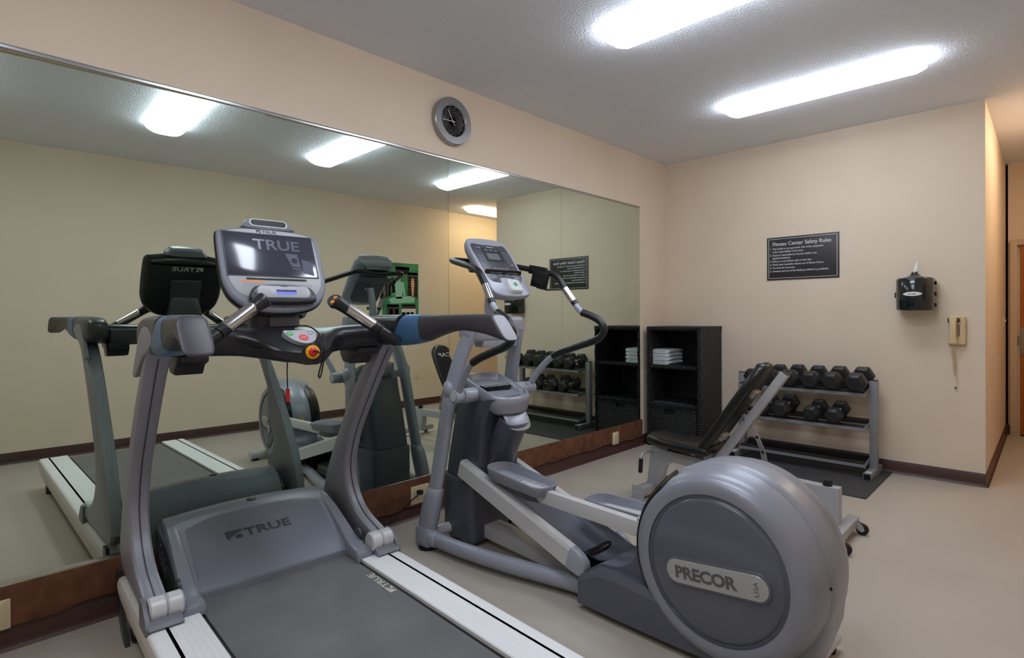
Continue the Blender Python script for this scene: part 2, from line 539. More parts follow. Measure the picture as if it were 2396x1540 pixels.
# ---------------------------------------------------------------- wipes dispenser
SMOKE = mat('smoked_plastic', (18, 26, 30), .12, spec=.6, coat=.4)
t = thing('wipes_dispenser', 'dark smoked plastic wipes dispenser with a white oval badge on the end wall', 'dispenser', (XE, .762, 1.445))
b = B()
Rr = .122
def dring(z, r, back=.0):
    out = []
    for k in range(25):
        a = -PI / 2 + PI * k / 24
        out.append((-.105 - r * math.cos(a) * .98, r * math.sin(a), z))
    out += [(-.03, r, z), (-.03, -r, z)]
    return out
b.loft([dring(-.128, Rr - .018), dring(-.122, Rr - .006), dring(-.112, Rr), dring(.112, Rr), dring(.122, Rr - .006), dring(.128, Rr - .02)])
b.obj('canister', SMOKE, t)
b = B().box((-.016, 0, 0), (.03, .2, .24), .006)
b.obj('wall_bracket', mat('bracket_grey', (170, 166, 150), .5), t)
B().lathe([(.072, .128), (.06, .133), (.036, .145), (.025, .158), (.021, .168), (.02, .172), (.012, .172)], c=(-.115, 0, 0), n=24).obj('spout', SMOKE, t)
b = B()
rings = []
for k, z in enumerate((.168, .19, .21, .235, .258)):
    rr = (.008, .010, .009, .006, .002)[k]
    rings.append([(-.115 + .003 * k + rr * math.cos(a) * .5, .004 * k * -1 + rr * math.sin(a), z) for a in (2 * PI * j / 8 for j in range(8))])
b.loft(rings).obj('wipe', mat('wipe_tissue', (228, 232, 234), .8), t)
rr = Rr + .0012
b = B()
ov = [(y, z) for y, z in rrect(.118, .032, (.008,) * 4, 4)]
N = 20
top = []
for k in range(N + 1):
    yy = -.059 + .118 * k / N
    hz = .016 * (1 - (abs(yy) / .059) ** 2.4 * .72)
    ca = math.sqrt(max(0, rr * rr - yy * yy))
    top.append((yy, -.105 - ca * .98 - .0004, hz))
for k in range(N):
    a, c = top[k], top[k + 1]
    b._f([b._v((a[1], a[0], -a[2])), b._v((c[1], c[0], -c[2])), b._v((c[1], c[0], c[2])), b._v((a[1], a[0], a[2]))])
b.obj('oval_badge', mat('badge_white', (226, 226, 228), .4), t)
b = B(frame((-.105 - rr * .98 - .001, 0, 0), (0, -1, 0), (0, 0, 1)))
b.box((-.018, 0, .0006), (.012, .007, .001))
b.obj('badge_mark', mat('badge_red', (190, 60, 50), .5), t)
b = B(frame((-.105 - rr * .98 - .001, 0, 0), (0, -1, 0), (0, 0, 1)))
b.box((.008, 0, .0006), (.03, .0045, .001))
b.obj('badge_lettering', mat('badge_grey', (90, 90, 100), .5), t)
b = B()
b.bm.free()
for z in (-.085, 0, .085): B().box((-.075, -Rr - .004, z), (.02, .012, .028), .003).obj('hinge', BLACK, t)
B().box((-.1, Rr + .003, -.005), (.03, .012, .045), .004).obj('latch', BLACK, t)

# ---------------------------------------------------------------- wall telephone
PH = mat('phone_beige', (214, 190, 150), .32, spec=.5)
PHD = mat('phone_dark', (72, 60, 44), .5)
t = thing('wall_telephone', 'beige corded telephone hanging on the end wall near the hall corner', 'telephone', (XE, .515, 1.165))
b = B()
b.slab(rrect(.108, .222, .012), [(0, 0), (-.03, 0), (-.038, .008)], 'yz' if False else 'xz')
for v in b.bm.verts: v.co = Vector((v.co.y, -v.co.x, v.co.z))
bmesh.ops.recalc_face_normals(b.bm, faces=b.bm.faces)
b.obj('base', PH, t)
b = B()
hp = [(-.062, -.022, .0), (-.058, -.015, .0)]
def hr(z, dx, wx, wy): return sring((dx, .018, z), (1, 0, 0), (0, 1, 0), wx, wy, 16, 3)
b.loft([hr(.105, -.058, .012, .018), hr(.10, -.06, .02, .024), hr(.075, -.062, .021, .025), hr(.062, -.072, .012, .02), hr(.0, -.078, .012, .019), hr(-.062, -.072, .012, .02), hr(-.075, -.062, .021, .027), hr(-.098, -.06, .02, .026), hr(-.104, -.058, .012, .02)])
b.obj('handset', PH, t)
b = B()
for z in (.078,):
    b.box((-.042, .047, z), (.016, .012, .03), .003)
    b.box((-.042, -.012, z), (.016, .018, .03), .003)
b.obj('cradle', PHD, t)
b = B()
for k in range(7): b.box((-.039, -.014, .04 - k * .013), (.004, .012, .008), .001)
b.obj('keypad_edge', PHD, t)
b = B()
coil = []
turns = 17
for k in range(turns * 10 + 1):
    f = k / (turns * 10)
    a = 2 * PI * turns * f
    r = .0115 - .004 * f
    coil.append((-.022 - .3 * 0 + r * math.cos(a) * .7, .026 - .012 * math.sin(f * 2) + r * math.sin(a), -.15 - .185 * f))
pre = [(-.06, .02, -.104), (-.055, .02, -.12), (-.03, .022, -.14)]
b.tube(pre + coil + [(-.022, .006, -.36), (-.018, -.002, -.41), (-.02, .006, -.432)], .0022, 6, 1)
b.obj('coiled_cord', PH, t)
B().box((-.014, .008, -.437), (.012, .012, .016), .003).obj('cord_clip', PHD, t)

# ---------------------------------------------------------------- exercise chart on the opposite wall
t = thing('exercise_poster', 'green exercise chart on the opposite wall, seen in the mirror', 'poster', (4.47, YS + .003, 1.56))
pw, ph_ = .6, .96
GREEN = mat('poster_green', (52, 128, 84), .45, noise=(6, .45))
B().box((0, 0, 0), (pw, .004, ph_)).obj('sheet', GREEN, t)
def chart(name, m, items):
    b = B(frame((0, .0025, 0), (-1, 0, 0), (0, 0, 1)))
    for cx, cy, w, h in items: b.box((cx, cy, 0), (w, h, .001))
    return b.obj(name, m, t)
chart('dark_panels', mat('poster_dark', (58, 50, 50), .5), [(-.03 + .0, .375, .23, .11), (-.2, .17, .17, .37), (.13, -.28, .2, .36), (-.13, -.13, .25, .06)])
chart('red_bars', mat('poster_red', (176, 66, 60), .5), [(-.03, .405, .23, .045), (-.2, .34, .17, .03), (.13, -.12, .18, .03), (-.13, -.11, .2, .02)])
chart('pink_lines', mat('poster_pink', (206, 170, 190), .5), [(-.15, .28 - .035 * k, .05, .014) for k in range(8)] + [(-.255, .28 - .035 * k, .04, .014) for k in range(8)] + [(.12 + dx, -.2 - .1 * k, .05, .07) for k in range(3) for dx in (-.05, .04)])
chart('white_table', mat('poster_white', (214, 208, 196), .5), [(-.13, -.32, .24, .32)] + [(-.05, .365, .18, .012), (-.05, .345, .2, .014)])
chart('colour_columns', mat('poster_salmon', (206, 110, 104), .5), [(-.045, -.34, .06, .26)])
chart('blue_columns', mat('poster_blue', (120, 150, 196), .5), [(-.19, -.34, .05, .26)])
chart('mauve_columns', mat('poster_mauve', (206, 150, 186), .5), [(-.12, -.34, .06, .26)])
b = B(frame((0, .0025, 0), (-1, 0, 0), (0, 0, 1)))
for poly in (rrect(.06, .08, .028, 5, .03, .26), [(-.05, .21), (-.03, .22), (.09, .22), (.12, .2), (.14, .03), (.11, .03), (.095, .12), (.085, -.02), (-.02, -.02), (-.03, .1), (-.05, .02), (-.08, .02)][::-1], [(-.22, -.07), (.16, -.09), (.2, -.03), (.12, .0), (-.15, .02), (-.24, 0)]):
    b.prism(poly, 0, .001, 'xy')
b.obj('pale_figure', mat('poster_mint', (150, 196, 172), .5), t)
b = B(frame((0, .003, 0), (-1, 0, 0), (0, 0, 1)))
b.prism([(-.215, .27), (-.185, .27), (-.17, .2), (-.18, .1), (-.19, .02), (-.21, .02), (-.22, .1), (-.23, .2)], 0, .001, 'xy')
b.obj('muscle_figure', mat('poster_skin', (216, 160, 120), .5), t)
# ================================================================ treadmill (local: u right, v towards the mirror, z up)
TGREY = mat('treadmill_grey', (142, 144, 155), .4, metal=.15, spec=.5, bump=(400, .05, .0005))
TLIGHT = mat('treadmill_light_grey', (200, 201, 204), .4, metal=.15)
TCOVER = mat('treadmill_cover_beige_grey', (204, 202, 197), .42)
TDARK = mat('treadmill_dark_plastic', (62, 63, 69), .36, spec=.5)
THOOD = mat('treadmill_hood', (122, 125, 136), .36, spec=.5)
TPANEL = mat('treadmill_panel', (108, 113, 124), .32, spec=.5)
TBLACK = mat('treadmill_black', (34, 34, 38), .3, spec=.5)
TPAD = mat('treadmill_arm_pad', (58, 57, 62), .42)
TBLUE = mat('treadmill_blue_band', (66, 104, 142), .35)
RAILA = mat('ribbed_rail', (234, 235, 237), .4, metal=.05)
BELT = mat('running_belt', (102, 102, 104), .46, spec=.5, noise=(5, .14), bump=(500, .2, .001))
LOGO_D = mat('logo_dark', (60, 60, 66), .5)
LOGO_L = mat('logo_light', (186, 182, 172), .5)
GLASS = mat('screen_glass', (52, 54, 66), .1, spec=.7, coat=.5)
GHOST = mat('screen_picture', (96, 100, 116), .16, spec=.6)
FACE = mat('console_faceplate', (176, 177, 182), .38)
LCDB = mat('lcd_blue', (110, 116, 205), .3, emit=((95, 105, 225), .25))
LCDD = mat('lcd_dark', (52, 56, 84), .3)
ORANGE = mat('orange_button', (226, 142, 60), .4)
GREENB = mat('green_button', (88, 170, 108), .45)
REDB = mat('red_button', (214, 88, 88), .45)
ESTOP = mat('estop_red', (206, 28, 20), .28, coat=.4)
YELLOW = mat('estop_yellow', (236, 166, 22), .35)
CORD = mat('black_cord', (14, 14, 15), .5)
TAGRED = mat('clip_red', (214, 52, 40), .45)

def true_logo(b, M, h, mi=0):
    """wedge emblem with an arch cut out, then the letters"""
    w = h * 1.55
    arc = [(w * (.34 + .58 * math.cos(math.radians(a))), h * (.0 + .62 * math.sin(math.radians(a)))) for a in range(178, 0, -14)]
    X = b.M
    b.M = X @ M
    b.prism([(0, h), (w * .06, h * .1)] + [(.16 * w, 0)] + [(w * (.2 + .8 * t), h * (.72 * math.sin(PI * (.05 + .47 * t)))) for t in (0, .2, .4, .6, .8, 1)] + [(w, h)], 0, .0008, 'xy')
    b.prism([(w * .52, 0), (w * .62, h * .34), (w * .76, h * .48), (w * .9, h * .34), (w * 1.0, 0)], 0, .0008, 'xy')
    b.M = X
    b.text('TRUE', h * 1.36, M @ Matrix.Translation((w * 1.13, 0, 0)), ext=.0005, bold=h * .022, sx=1.42)
    return b

T = thing('treadmill', 'large grey treadmill with a wide screen console, in the left foreground facing the mirrors', 'treadmill', (.931, 1.4, 0), -3)

# ---- base frame, side covers and rails
VR, VF = -.98, 1.36
sec = [(.318, .205), (.318, .232), (.322, .236), (.425, .236), (.425, .228), (.437, .228), (.437, .236), (.476, .236), (.487, .228), (.493, .212), (.493, .19), (.486, .15), (.466, .075), (.45, .05), (.35, .05), (.33, .07)]
for sgn in (-1, 1):
    def ring(v, s=1, dz=0):
        return [(sgn * u, v, z * s + dz) for u, z in sec[12:] + sec[:1] + sec[10:12]][::sgn]
    cov = [(.45, .05), (.466, .075), (.486, .15), (.493, .19), (.493, .212), (.487, .228), (.476, .234), (.40, .232), (.40, .05)]
    rings = []
    for v, k in ((VR - .03, .55), (VR - .02, .8), (VR, 1), (.5, 1), (VF - .1, 1), (VF - .02, .94), (VF + .01, .8)):
        rings.append([(sgn * (.40 + (u - .40) * (.55 + .45 * k)), v, .05 + (z - .05) * (.45 + .55 * k)) for u, z in cov])
    B().loft(rings).obj('side_cover', TCOVER, T)
    top = [(.318, .20), (.318, .233)]
    u = .322
    while u < .422:
        top += [(u, .2366), (u + .0150, .2366), (u + .0165, .2350), (u + .0180, .2366)]
        u += .0195
    top += [(.424, .2366), (.424, .20)]
    rail = B().loft([[(sgn * a, v, z) for a, z in top] for v in (VR - .01, .80)])
    rail.obj('foot_rail', RAILA, T, 20)
    B().loft([[(sgn * a, v, z) for a, z in ((.437, .20), (.437, .2364), (.474, .2366), (.482, .233), (.488, .226), (.488, .20))] for v in (VR - .01, .86)]).obj('outer_rail', RAILA, T, 20)
    B().box((sgn * .4305, (VR + .84) / 2, .222), (.013, .84 - VR - .02, .018), .002).obj('rail_groove', mat('groove_slate', (84, 88, 100), .4), T)
    # black strap and leveller at the front of the frame
    B().loft([[(sgn * (.470 + dx * 2), v, z) for dx, v, z in ((0, v0, z0), (.008, v0, z0), (.008, v1, z0), (0, v1, z0))] for z0, v0, v1 in ((.25, 1.345, 1.40), (.2, 1.345, 1.425), (.10, 1.30, 1.40), (.03, 1.22, 1.31), (.0, 1.19, 1.25))]).obj('front_bracket', TBLACK, T)
    B().cyl((sgn * .44, -.85, 0), (sgn * .44, -.85, .06), .025).obj('rear_foot', TBLACK, T)
    B().cyl((sgn * .40, 1.22, .032), (sgn * .46, 1.22, .032), .032, 20, bev=.004).obj('transport_wheel', TBLACK, T)
B().box((0, .2, .165), (.62, 2.3, .05), .004).obj('deck', TBLACK, T)
b = B()
prof = [(VR + .045, .224)]
n = 10
prof = [(.98, .2238), (.98, .2190)]
bp = [(1.0, .2235), (VR + .03, .2235)] + [(VR + .03 - .036 * math.sin(a), .1875 + .036 * math.cos(a)) for a in (PI * k / 10 for k in range(1, 11))] + [(.9, .1515), (1.0, .17)]
b.prism(bp, -.303, .303, 'yz', 0)
b.obj('running_belt', BELT, T, 25)
b = B()
true_logo(b, frame((.298, .46, .2237), (0, 1, 0), (-1, 0, 0)), .031)
b.obj('belt_logo', LOGO_L, T)
for sgn in (-1, 1):
    B().box((sgn * .3105, -.05, .206), (.012, 1.86, .03)).obj('belt_gap', CORD, T)

# ---- motor hood
def hood_prof(u):
    a = 1 - (u / .335) ** 2
    r = .018 * a
    return [(.905, .212), (.906, .246), (.96, .292), (1.06, .364), (1.15, .412 + r * .4), (1.215, .434 + r * .8), (1.27, .440 + r), (1.315, .436 + r), (1.36, .408 + r), (1.405, .335 + r * .5), (1.43, .25), (1.44, .16), (1.44, .06), (1.2, .05), (1.0, .16)]
B().loft([[(u, v, z) for v, z in hood_prof(u)] for u in (-.335, -.33, -.28, -.2, -.1, 0, .1, .2, .28, .33, .335)]).obj('motor_hood', THOOD, T, 45)
# darker face panel lying in the slope of the hood
def hood_z(u, v):
    p = hood_prof(u)[1:8]
    for (v0, z0), (v1, z1) in zip(p, p[1:]):
        if v0 <= v <= v1: return z0 + (z1 - z0) * (v - v0) / (v1 - v0)
    return p[-1][1]
nrm = Vector((0, -.58, .81))
def hp(u, v, h): return Vector((u, v, hood_z(u, v))) + nrm * h
def panel_top(u): return 1.196 - .035 * max(0, (abs(u) - .17) / .11) ** 1.6
US = [-.286 + .572 * k / 22 for k in range(23)]
rows = []
for k in range(10):
    f = k / 9
    rows.append([hp(u * (1 - .015 * f), .909 + (panel_top(u) - .909) * f, .0022) for u in US])
b = B()
V = [[b._v(p) for p in r] for r in rows]
for i in range(9):
    for j in range(22): b._f([V[i][j], V[i][j + 1], V[i + 1][j + 1], V[i + 1][j]])
lo = [b._v(p + Vector((0, .004, -.006))) for p in ([r for r in rows[-1]])]
for j in range(22): b._f([V[-1][j], V[-1][j + 1], lo[j + 1], lo[j]])
b.obj('hood_panel', TPANEL, T, 60)
b = B()
x = Vector((1, 0, 0))
y = (hp(0, 1.12, 0) - hp(0, 1.03, 0)).normalized()
true_logo(b, frame(hp(-.150, 1.063, .0032), x, y), .042)
b.obj('hood_logo', LOGO_D, T)
# the small hole in the ridge, its shaded inside painted as a black disc
b = B().lathe([(.021, 0), (.019, .001), (.001, .001)], n=24)
for v in b.bm.verts: v.co = Matrix.Rotation(math.radians(6), 3, 'X') @ Vector((v.co.x, v.co.y * .8, v.co.z)) + Vector((.012, 1.262, .4585))
b.obj('ridge_hole_shade', CORD, T)
b = B().lathe([(.013, 0), (.001, .0005)], n=20)
for v in b.bm.verts: v.co = Vector((v.co.x + .013, v.co.y * .35 + 1.2565, v.co.z + .4602))
b.obj('hole_insert', LOGO_L, T)
# side skirts sweeping from the ridge down onto the rails
for sgn in (-1, 1):
    path = [(1.29, .437, .322), (1.20, .428, .326), (1.10, .392, .330), (1.0, .342, .332), (.92, .298, .334), (.86, .274, .335), (.80, .266, .336)]
    path = catmull([(p[2], p[0], p[1]) for p in path], 4)
    rings = []
    for i, p in enumerate(path):
        w = .024 + .016 * (i / len(path)) ** 2
        zb = .225
        rings.append([(sgn * (p.x - w), p.y, p.z - .002), (sgn * (p.x - w + .006), p.y, p.z + .004), (sgn * (p.x + w - .01), p.y, p.z + .002), (sgn * (p.x + w - .004), p.y, p.z - .008), (sgn * (p.x + w - .004), p.y, max(zb, p.z - .16)), (sgn * (p.x - w), p.y, zb)])
    e = rings[-1]
    rings.append([(q[0], q[1] - .012, .225 + (q[2] - .225) * .75) for q in e])
    rings.append([(q[0], q[1] - .016, .225 + (q[2] - .225) * .1) for q in e])
    B().loft(rings).obj('hood_skirt', THOOD, T, 50)
    b = B()
    b.prism([(1.30, .425), (1.2, .40), (1.1, .36), (1.0, .31), (.9, .26), (.88, .22), (1.38, .22), (1.40, .34)], sgn * .336, sgn * .358, 'yz', .004)
    b.obj('hood_side', TDARK, T)
    for k in range(6):
        B().tube([(sgn * .3595, 1.285 - .035 * k, .40 - .018 * k), (sgn * .3605, 1.295 - .035 * k, .37 - .02 * k), (sgn * .3595, 1.29 - .033 * k, .33 - .014 * k)], .0028, 6, 3).obj('side_vent', THOOD, T)
    B().lathe([(.03, 0), (.028, sgn * .01), (.02, sgn * .014), (.001, sgn * .015)], c=(sgn * .357, .905, .30), axis='x', n=20).obj('side_knob', TDARK, T)

# ---- curved uprights
def resample(pts, n):
    P = catmull([(a, c, 0) for a, c in pts], 6)
    D = [0]
    for p, q in zip(P, P[1:]): D.append(D[-1] + (q - p).length)
    out = []
    for k in range(n):
        t = D[-1] * k / (n - 1)
        i = next((j for j in range(len(D) - 1) if D[j + 1] >= t - 1e-9), len(D) - 2)
        f = (t - D[i]) / max(1e-9, D[i + 1] - D[i])
        out.append(P[i] + (P[i + 1] - P[i]) * f)
    return out
FRONT = resample([(.735, 1.20), (.81, 1.165), (.93, 1.085), (1.06, .945), (1.20, .75), (1.325, .555), (1.395, .41), (1.425, .31), (1.40, .258), (1.30, .243), (1.1, .241), (.95, .240), (.845, .240)], 30)
REAR = resample([(.69, 1.20), (.75, 1.17), (.855, 1.045), (.985, .87), (1.085, .72), (1.135, .58), (1.128, .50), (1.085, .42), (1.005, .355), (.89, .318), (.825, .297), (.80, .275), (.80, .262)], 30)
XS = [(0, .0), (-.002, .006), (-.004, .010), (.0, .026), (.03, .034), (.10, .037), (.50, .037), (.90, .028), (.97, .022), (1.0, .010)]
for sgn in (-1, 1):
    b = B()
    rings = []
    for f, r in zip(FRONT, REAR):
        L_ = max(.02, (f - r).length)
        ring = []
        for t, du in XS: ring.append((sgn * (.444 - du), r.x + (f.x - r.x) * t, r.y + (f.y - r.y) * t))
        for t, du in XS[:0:-1]: ring.append((sgn * (.444 + du), r.x + (f.x - r.x) * t, r.y + (f.y - r.y) * t))
        rings.append(ring)
    b.loft(rings)
    b.obj('upright', TGREY, T, 28)
    B().tube([(sgn * .444, r.x - .0 + (r.x - f.x) / max(.02, (f - r).length) * .0022, r.y + (r.y - f.y) / max(.02, (f - r).length) * .0022) for f, r in zip(FRONT, REAR)][2:-2], .0022, 6, 0).obj('upright_seam', TDARK, T)
    # hinge barrel in two halves on its dark wedge foot
    hv, hz = .815, .286
    hb = B()
    hb.cyl((sgn * .368, hv, hz), (sgn * .4195, hv, hz), .042, 28, bev=.006)
    hb.cyl((sgn * .4205, hv, hz), (sgn * .474, hv, hz), .042, 28, bev=.006)
    hb.obj('hinge_barrel', TLIGHT, T)
    B().cyl((sgn * .366, hv, hz), (sgn * .369, hv, hz), .008, 12).obj('hinge_pin', TLIGHT, T)
    b = B().prism([(.865, .237), (.748, .237), (.742, .246), (.765, .262), (.80, .276), (.865, .28)], sgn * .376, sgn * .484, 'yz', .005)
    b.prism([(.865, .222), (.752, .222), (.748, .25), (.79, .30), (.82, .318), (.865, .318)], sgn * .475, sgn * .492, 'yz', .006)
    b.obj('hinge_foot', TDARK if False else mat('hinge_grey', (112, 113, 122), .38), T)

# ---- handrail arms
st = [(.972, .432, 1.262, 1.205, .030), (.95, .432, 1.284, 1.185, .044), (.88, .432, 1.300, 1.165, .053), (.78, .431, 1.304, 1.168, .056), (.70, .431, 1.305, 1.172, .056), (.60, .435, 1.305, 1.174, .055), (.53, .440, 1.305, 1.180, .052), (.46, .447, 1.304, 1.198, .047), (.38, .456, 1.304, 1.222, .042), (.30, .466, 1.305, 1.239, .039), (.22, .477, 1.305, 1.241, .037), (.14, .488, 1.305, 1.230, .036), (.09, .495, 1.305, 1.215, .036), (.055, .500, 1.305, 1.206, .0365)]
for sgn in (-1, 1):
    def ring(v, u, zt, zb, hw, n=28, slant=0, p=3.4):
        out = []
        for q in sring((sgn * u, v, (zt + zb) / 2), (sgn, 0, 0), (0, 0, 1), hw, (zt - zb) / 2, n, p):
            q.y += slant * (q.z - (zt + zb) / 2)
            out.append(q)
        return out
    fine = catmull([(v, u, zt) for v, u, zt, zb, hw in st], 3)
    fin2 = catmull([(zb, hw, 0) for v, u, zt, zb, hw in st], 3)
    R = [(p.x, p.y, p.z, q.x, q.y) for p, q in zip(fine, fin2)]
    k1 = next(i for i, r in enumerate(R) if r[0] < .62)
    k2 = next(i for i, r in enumerate(R) if r[0] < .475)
    B().loft([ring(*r) for r in R[:k1 + 1]]).obj('arm_shoulder', TBLACK if sgn > 0 else TDARK, T, 50)  # left shoulder in a lighter plastic: reflected light put into its colour
    bd = R[k1:k2 + 1]
    B().loft([ring(v, u, zt + .0012, zb - .0012, hw + .0012, slant=-.72 * (1 - q / (len(bd) - 1)) + .15 * q / (len(bd) - 1)) for q, (v, u, zt, zb, hw) in enumerate(bd)]).obj('arm_band', TBLUE, T, 50)
    end = [ring(*r, slant=.15 + .7 * max(0, min(1, (.2 - r[0]) / .12)), p=3.4 + 1.2 * max(0, min(1, (.25 - r[0]) / .2))) for r in R[k2:]]
    v, u, zt, zb, hw = R[-1]
    rg = lambda dv, k, p=4.6: ring(v - dv, u + .001, zt - k, zb + k, hw - k, slant=.85, p=p)
    end += [rg(.005, .0012), rg(.0075, .0040)]
    B().loft(end).obj('arm_grip', TPAD, T, 42)
    B().loft([rg(.0066, .0046), rg(.0086, .0052), rg(.0096, .0075)]).obj('arm_end_cap', TPAD if sgn < 0 else mat('end_cap_grey', (160, 160, 168), .5), T, 50)
    if sgn < 0:
        B().prism(cr2([(.62, 1.23), (.70, 1.265), (.80, 1.262), (.88, 1.20), (.96, 1.10), (.92, 1.09), (.80, 1.16), (.7, 1.19)], 3, True), -.489, -.47, 'yz', .006).obj('upright_cap', TGREY, T)

# ---- crossbar with the control pod
cs = [(-.43, .80, .06, 1.215, .05), (-.40, .80, .064, 1.213, .053), (-.30, .805, .066, 1.210, .053), (-.22, .80, .068, 1.207, .053), (-.18, .79, .076, 1.205, .053), (-.14, .765, .098, 1.202, .055), (-.10, .735, .126, 1.199, .058), (-.06, .715, .146, 1.196, .061), (-.02, .705, .156, 1.195, .062), (.02, .705, .156, 1.195, .062), (.06, .715, .146, 1.196, .061), (.10, .735, .126, 1.199, .058), (.14, .765, .098, 1.202, .055), (.18, .79, .076, 1.205, .053), (.22, .80, .068, 1.207, .053), (.30, .805, .066, 1.210, .053), (.40, .80, .064, 1.213, .053), (.43, .80, .06, 1.215, .05)]
def cring(u, vc, hv, zc, hz):
    out = sring((u, vc, zc), (0, 1, 0), (0, 0, 1), hv, hz, 36, 3.0)
    pod = max(0, (hv - .066) / .09)
    for q in out:
        f = max(0, (vc + .03 - q.y) / (hv + .03))
        if q.z > zc: q.z = zc + (q.z - zc) * (1 - pod * .25 * f) - pod * .082 * max(0, f - .12) / .88
        else: q.z -= pod * .016 * f
    return out
B().loft([cring(*c) for c in cs]).obj('crossbar', TBLACK, T, 50)
B().box((0, .875, 1.195), (.74, .03, .085), .01).obj('crossbar_back', TDARK, T)
for sgn in (-1, 1):
    B().prism([(.75, 1.165), (.93, 1.165), (.93, 1.13), (.90, 1.095), (.83, 1.09), (.80, 1.125), (.75, 1.14)], sgn * .29, sgn * .385, 'yz', .008).obj('mount_box', TBLACK, T)
# keypad plate on the pod
kn = Vector((0, -.60, .80)).normalized()
kx = Vector((1, 0, 0))
ky = kn.cross(kx)
ko = Vector((-.003, .632, 1.2235))
K = frame(ko, kx, ky)
kp = cr2([(-.062, .034), (-.03, .038), (.03, .038), (.058, .036), (.062, .018), (.046, -.020), (.018, -.040), (-.012, -.038), (-.043, -.012)], 4, True)
B(K).slab(kp, [(-.03, 0), (.001, 0), (.0022, .0015)]).obj('keypad', FACE, T)
B(K).lathe([(.013, .002), (.0125, .0035), (.001, .0037)], c=(-.041, .017, 0), n=24).obj('start_button', GREENB, T)
B(K).lathe([(.018, .002), (.0175, .0038), (.001, .004)], c=(.003, -.008, 0), n=28).obj('stop_button', REDB, T)
B(K).lathe([(.0105, .002), (.011, .0032), (.0095, .0034), (.0095, .0022)], c=(.037, .019, 0), n=24, cap=False).obj('power_ring', THOOD, T)
B(K).text('START', .006, Matrix.Translation((-.041, .015, .0038)), align='CENTER', ext=.0002).obj('start_lettering', mat('button_white', (230, 225, 220), .5), T)
B(K).text('STOP', .008, Matrix.Translation((.003, -.011, .0041)), align='CENTER', ext=.0002).obj('stop_lettering', mat('button_white2', (230, 210, 205), .5), T)
# emergency stop
en = Vector((-.12, -.98, .12)).normalized()
E_ = frame(Vector((.002, .552, 1.168)), en.cross(Vector((0, 0, 1))) * -1, en.cross(en.cross(Vector((0, 0, 1))) * -1))
B(E_).lathe([(.031, -.02), (.031, -.004), (.029, .001), (.024, .002)], n=32).obj('stop_collar', TBLACK, T)
B(E_).lathe([(.0255, .0), (.0255, .006), (.023, .008), (.001, .008)], n=32).obj('stop_ring', YELLOW, T)
es = B(E_).lathe([(.0150, .007), (.0162, .010), (.0155, .014), (.011, .017), (.001, .018)], n=32).obj('emergency_stop', ESTOP, T)
B(E_).box((.006, .002, .019), (.02, .006, .005), .002).obj('key_clip', TBLACK, es)
# safety cord: looped over the pod, and hanging with its red clip
sc = B().tube([(.012, .535, 1.172), (.03, .53, 1.15), (.022, .545, 1.085), (.036, .56, 1.075), (.05, .565, 1.13), (.058, .57, 1.18), (.055, .60, 1.215), (.06, .64, 1.24), (.045, .70, 1.262), (.0, .74, 1.262), (-.05, .76, 1.262)], .0028, 8).obj('safety_cord', CORD, T)
B().tube([(.045, .565, 1.175), (.062, .60, 1.225), (.075, .62, 1.23), (.066, .59, 1.19), (.05, .57, 1.165)], .0024, 8).obj('cord_twist', CORD, sc)
B().tube([(-.02, .73, 1.15), (-.022, .732, 1.08), (-.02, .732, 1.02)], .0024, 8).obj('hanging_cord', CORD, sc)
B().box((-.02, .731, .994), (.014, .01, .052), .003).obj('clip', TAGRED, sc)

# ---- heart-rate grips
for sgn in (-1, 1):
    a, c = Vector((sgn * .375, .575, 1.192)), Vector((sgn * .135, .648, 1.361))
    d = (c - a).normalized()
    P = lambda t: a + (c - a) * t
    g = B()
    g.cyl(P(0), P(.30), .0225, 24, bev=.002)
    g.obj('grip_base', TBLACK, T)
    g = B().loft([[p for p in sring(P(t), d.cross(Vector((0, 0, 1))).normalized(), d.cross(Vector((0, 0, 1))).normalized().cross(d), r, r, 24, 2)] for t, r in ((.31, .0225), (.33, .0235), (.86, .0235), (.93, .026), (.985, .0285), (1.0, .0275))])
    gr = g.obj('sensor_grip', TBLACK, T)
    ex = d.cross(Vector((0, 0, 1))).normalized()
    ez = ex.cross(d)
    rings = []
    for t in (.40, .42, .80, .82):
        q = .75 if t in (.42, .80) else .45
        rings.append([P(t) + ex * (.0245 * math.cos(x)) + ez * (.0245 * math.sin(x)) for x in (PI / 2 + PI * q * (k / 15 - .5) * 1.9 for k in range(16))])
    sb = B()
    V = [[sb._v(p) for p in r] for r in rings]
    for i in range(3):
        for j in range(15): sb._f([V[i][j], V[i][j + 1], V[i + 1][j + 1], V[i + 1][j]])
    sb.obj('sensor_plate', BRUSHED if False else CHROME, gr, 60)
    dn = (d + Vector((0, -.9, .2))).normalized()
    F = frame(P(1.0), dn.cross(Vector((0, 0, 1))), (0, 0, 1) if abs(dn.z) < .9 else (0, 1, 0))
    nx = dn.cross(Vector((0, 0, 1))).normalized()
    F = Matrix((nx, dn.cross(nx) * -1, dn * 1)).transposed()
    F = frame(P(1.0), nx, dn.cross(nx))
    B(F).lathe([(.0285, -.014), (.0285, .005), (.026, .007), (.001, .007)], n=28).obj('grip_tip', TDARK, gr)
    for s2 in (-1, 1):
        B(F).lathe([(.0085, .0065), (.008, .0085), (.001, .009)], c=(s2 * .003, s2 * .011, 0), n=18).obj('speed_button', ORANGE, gr)

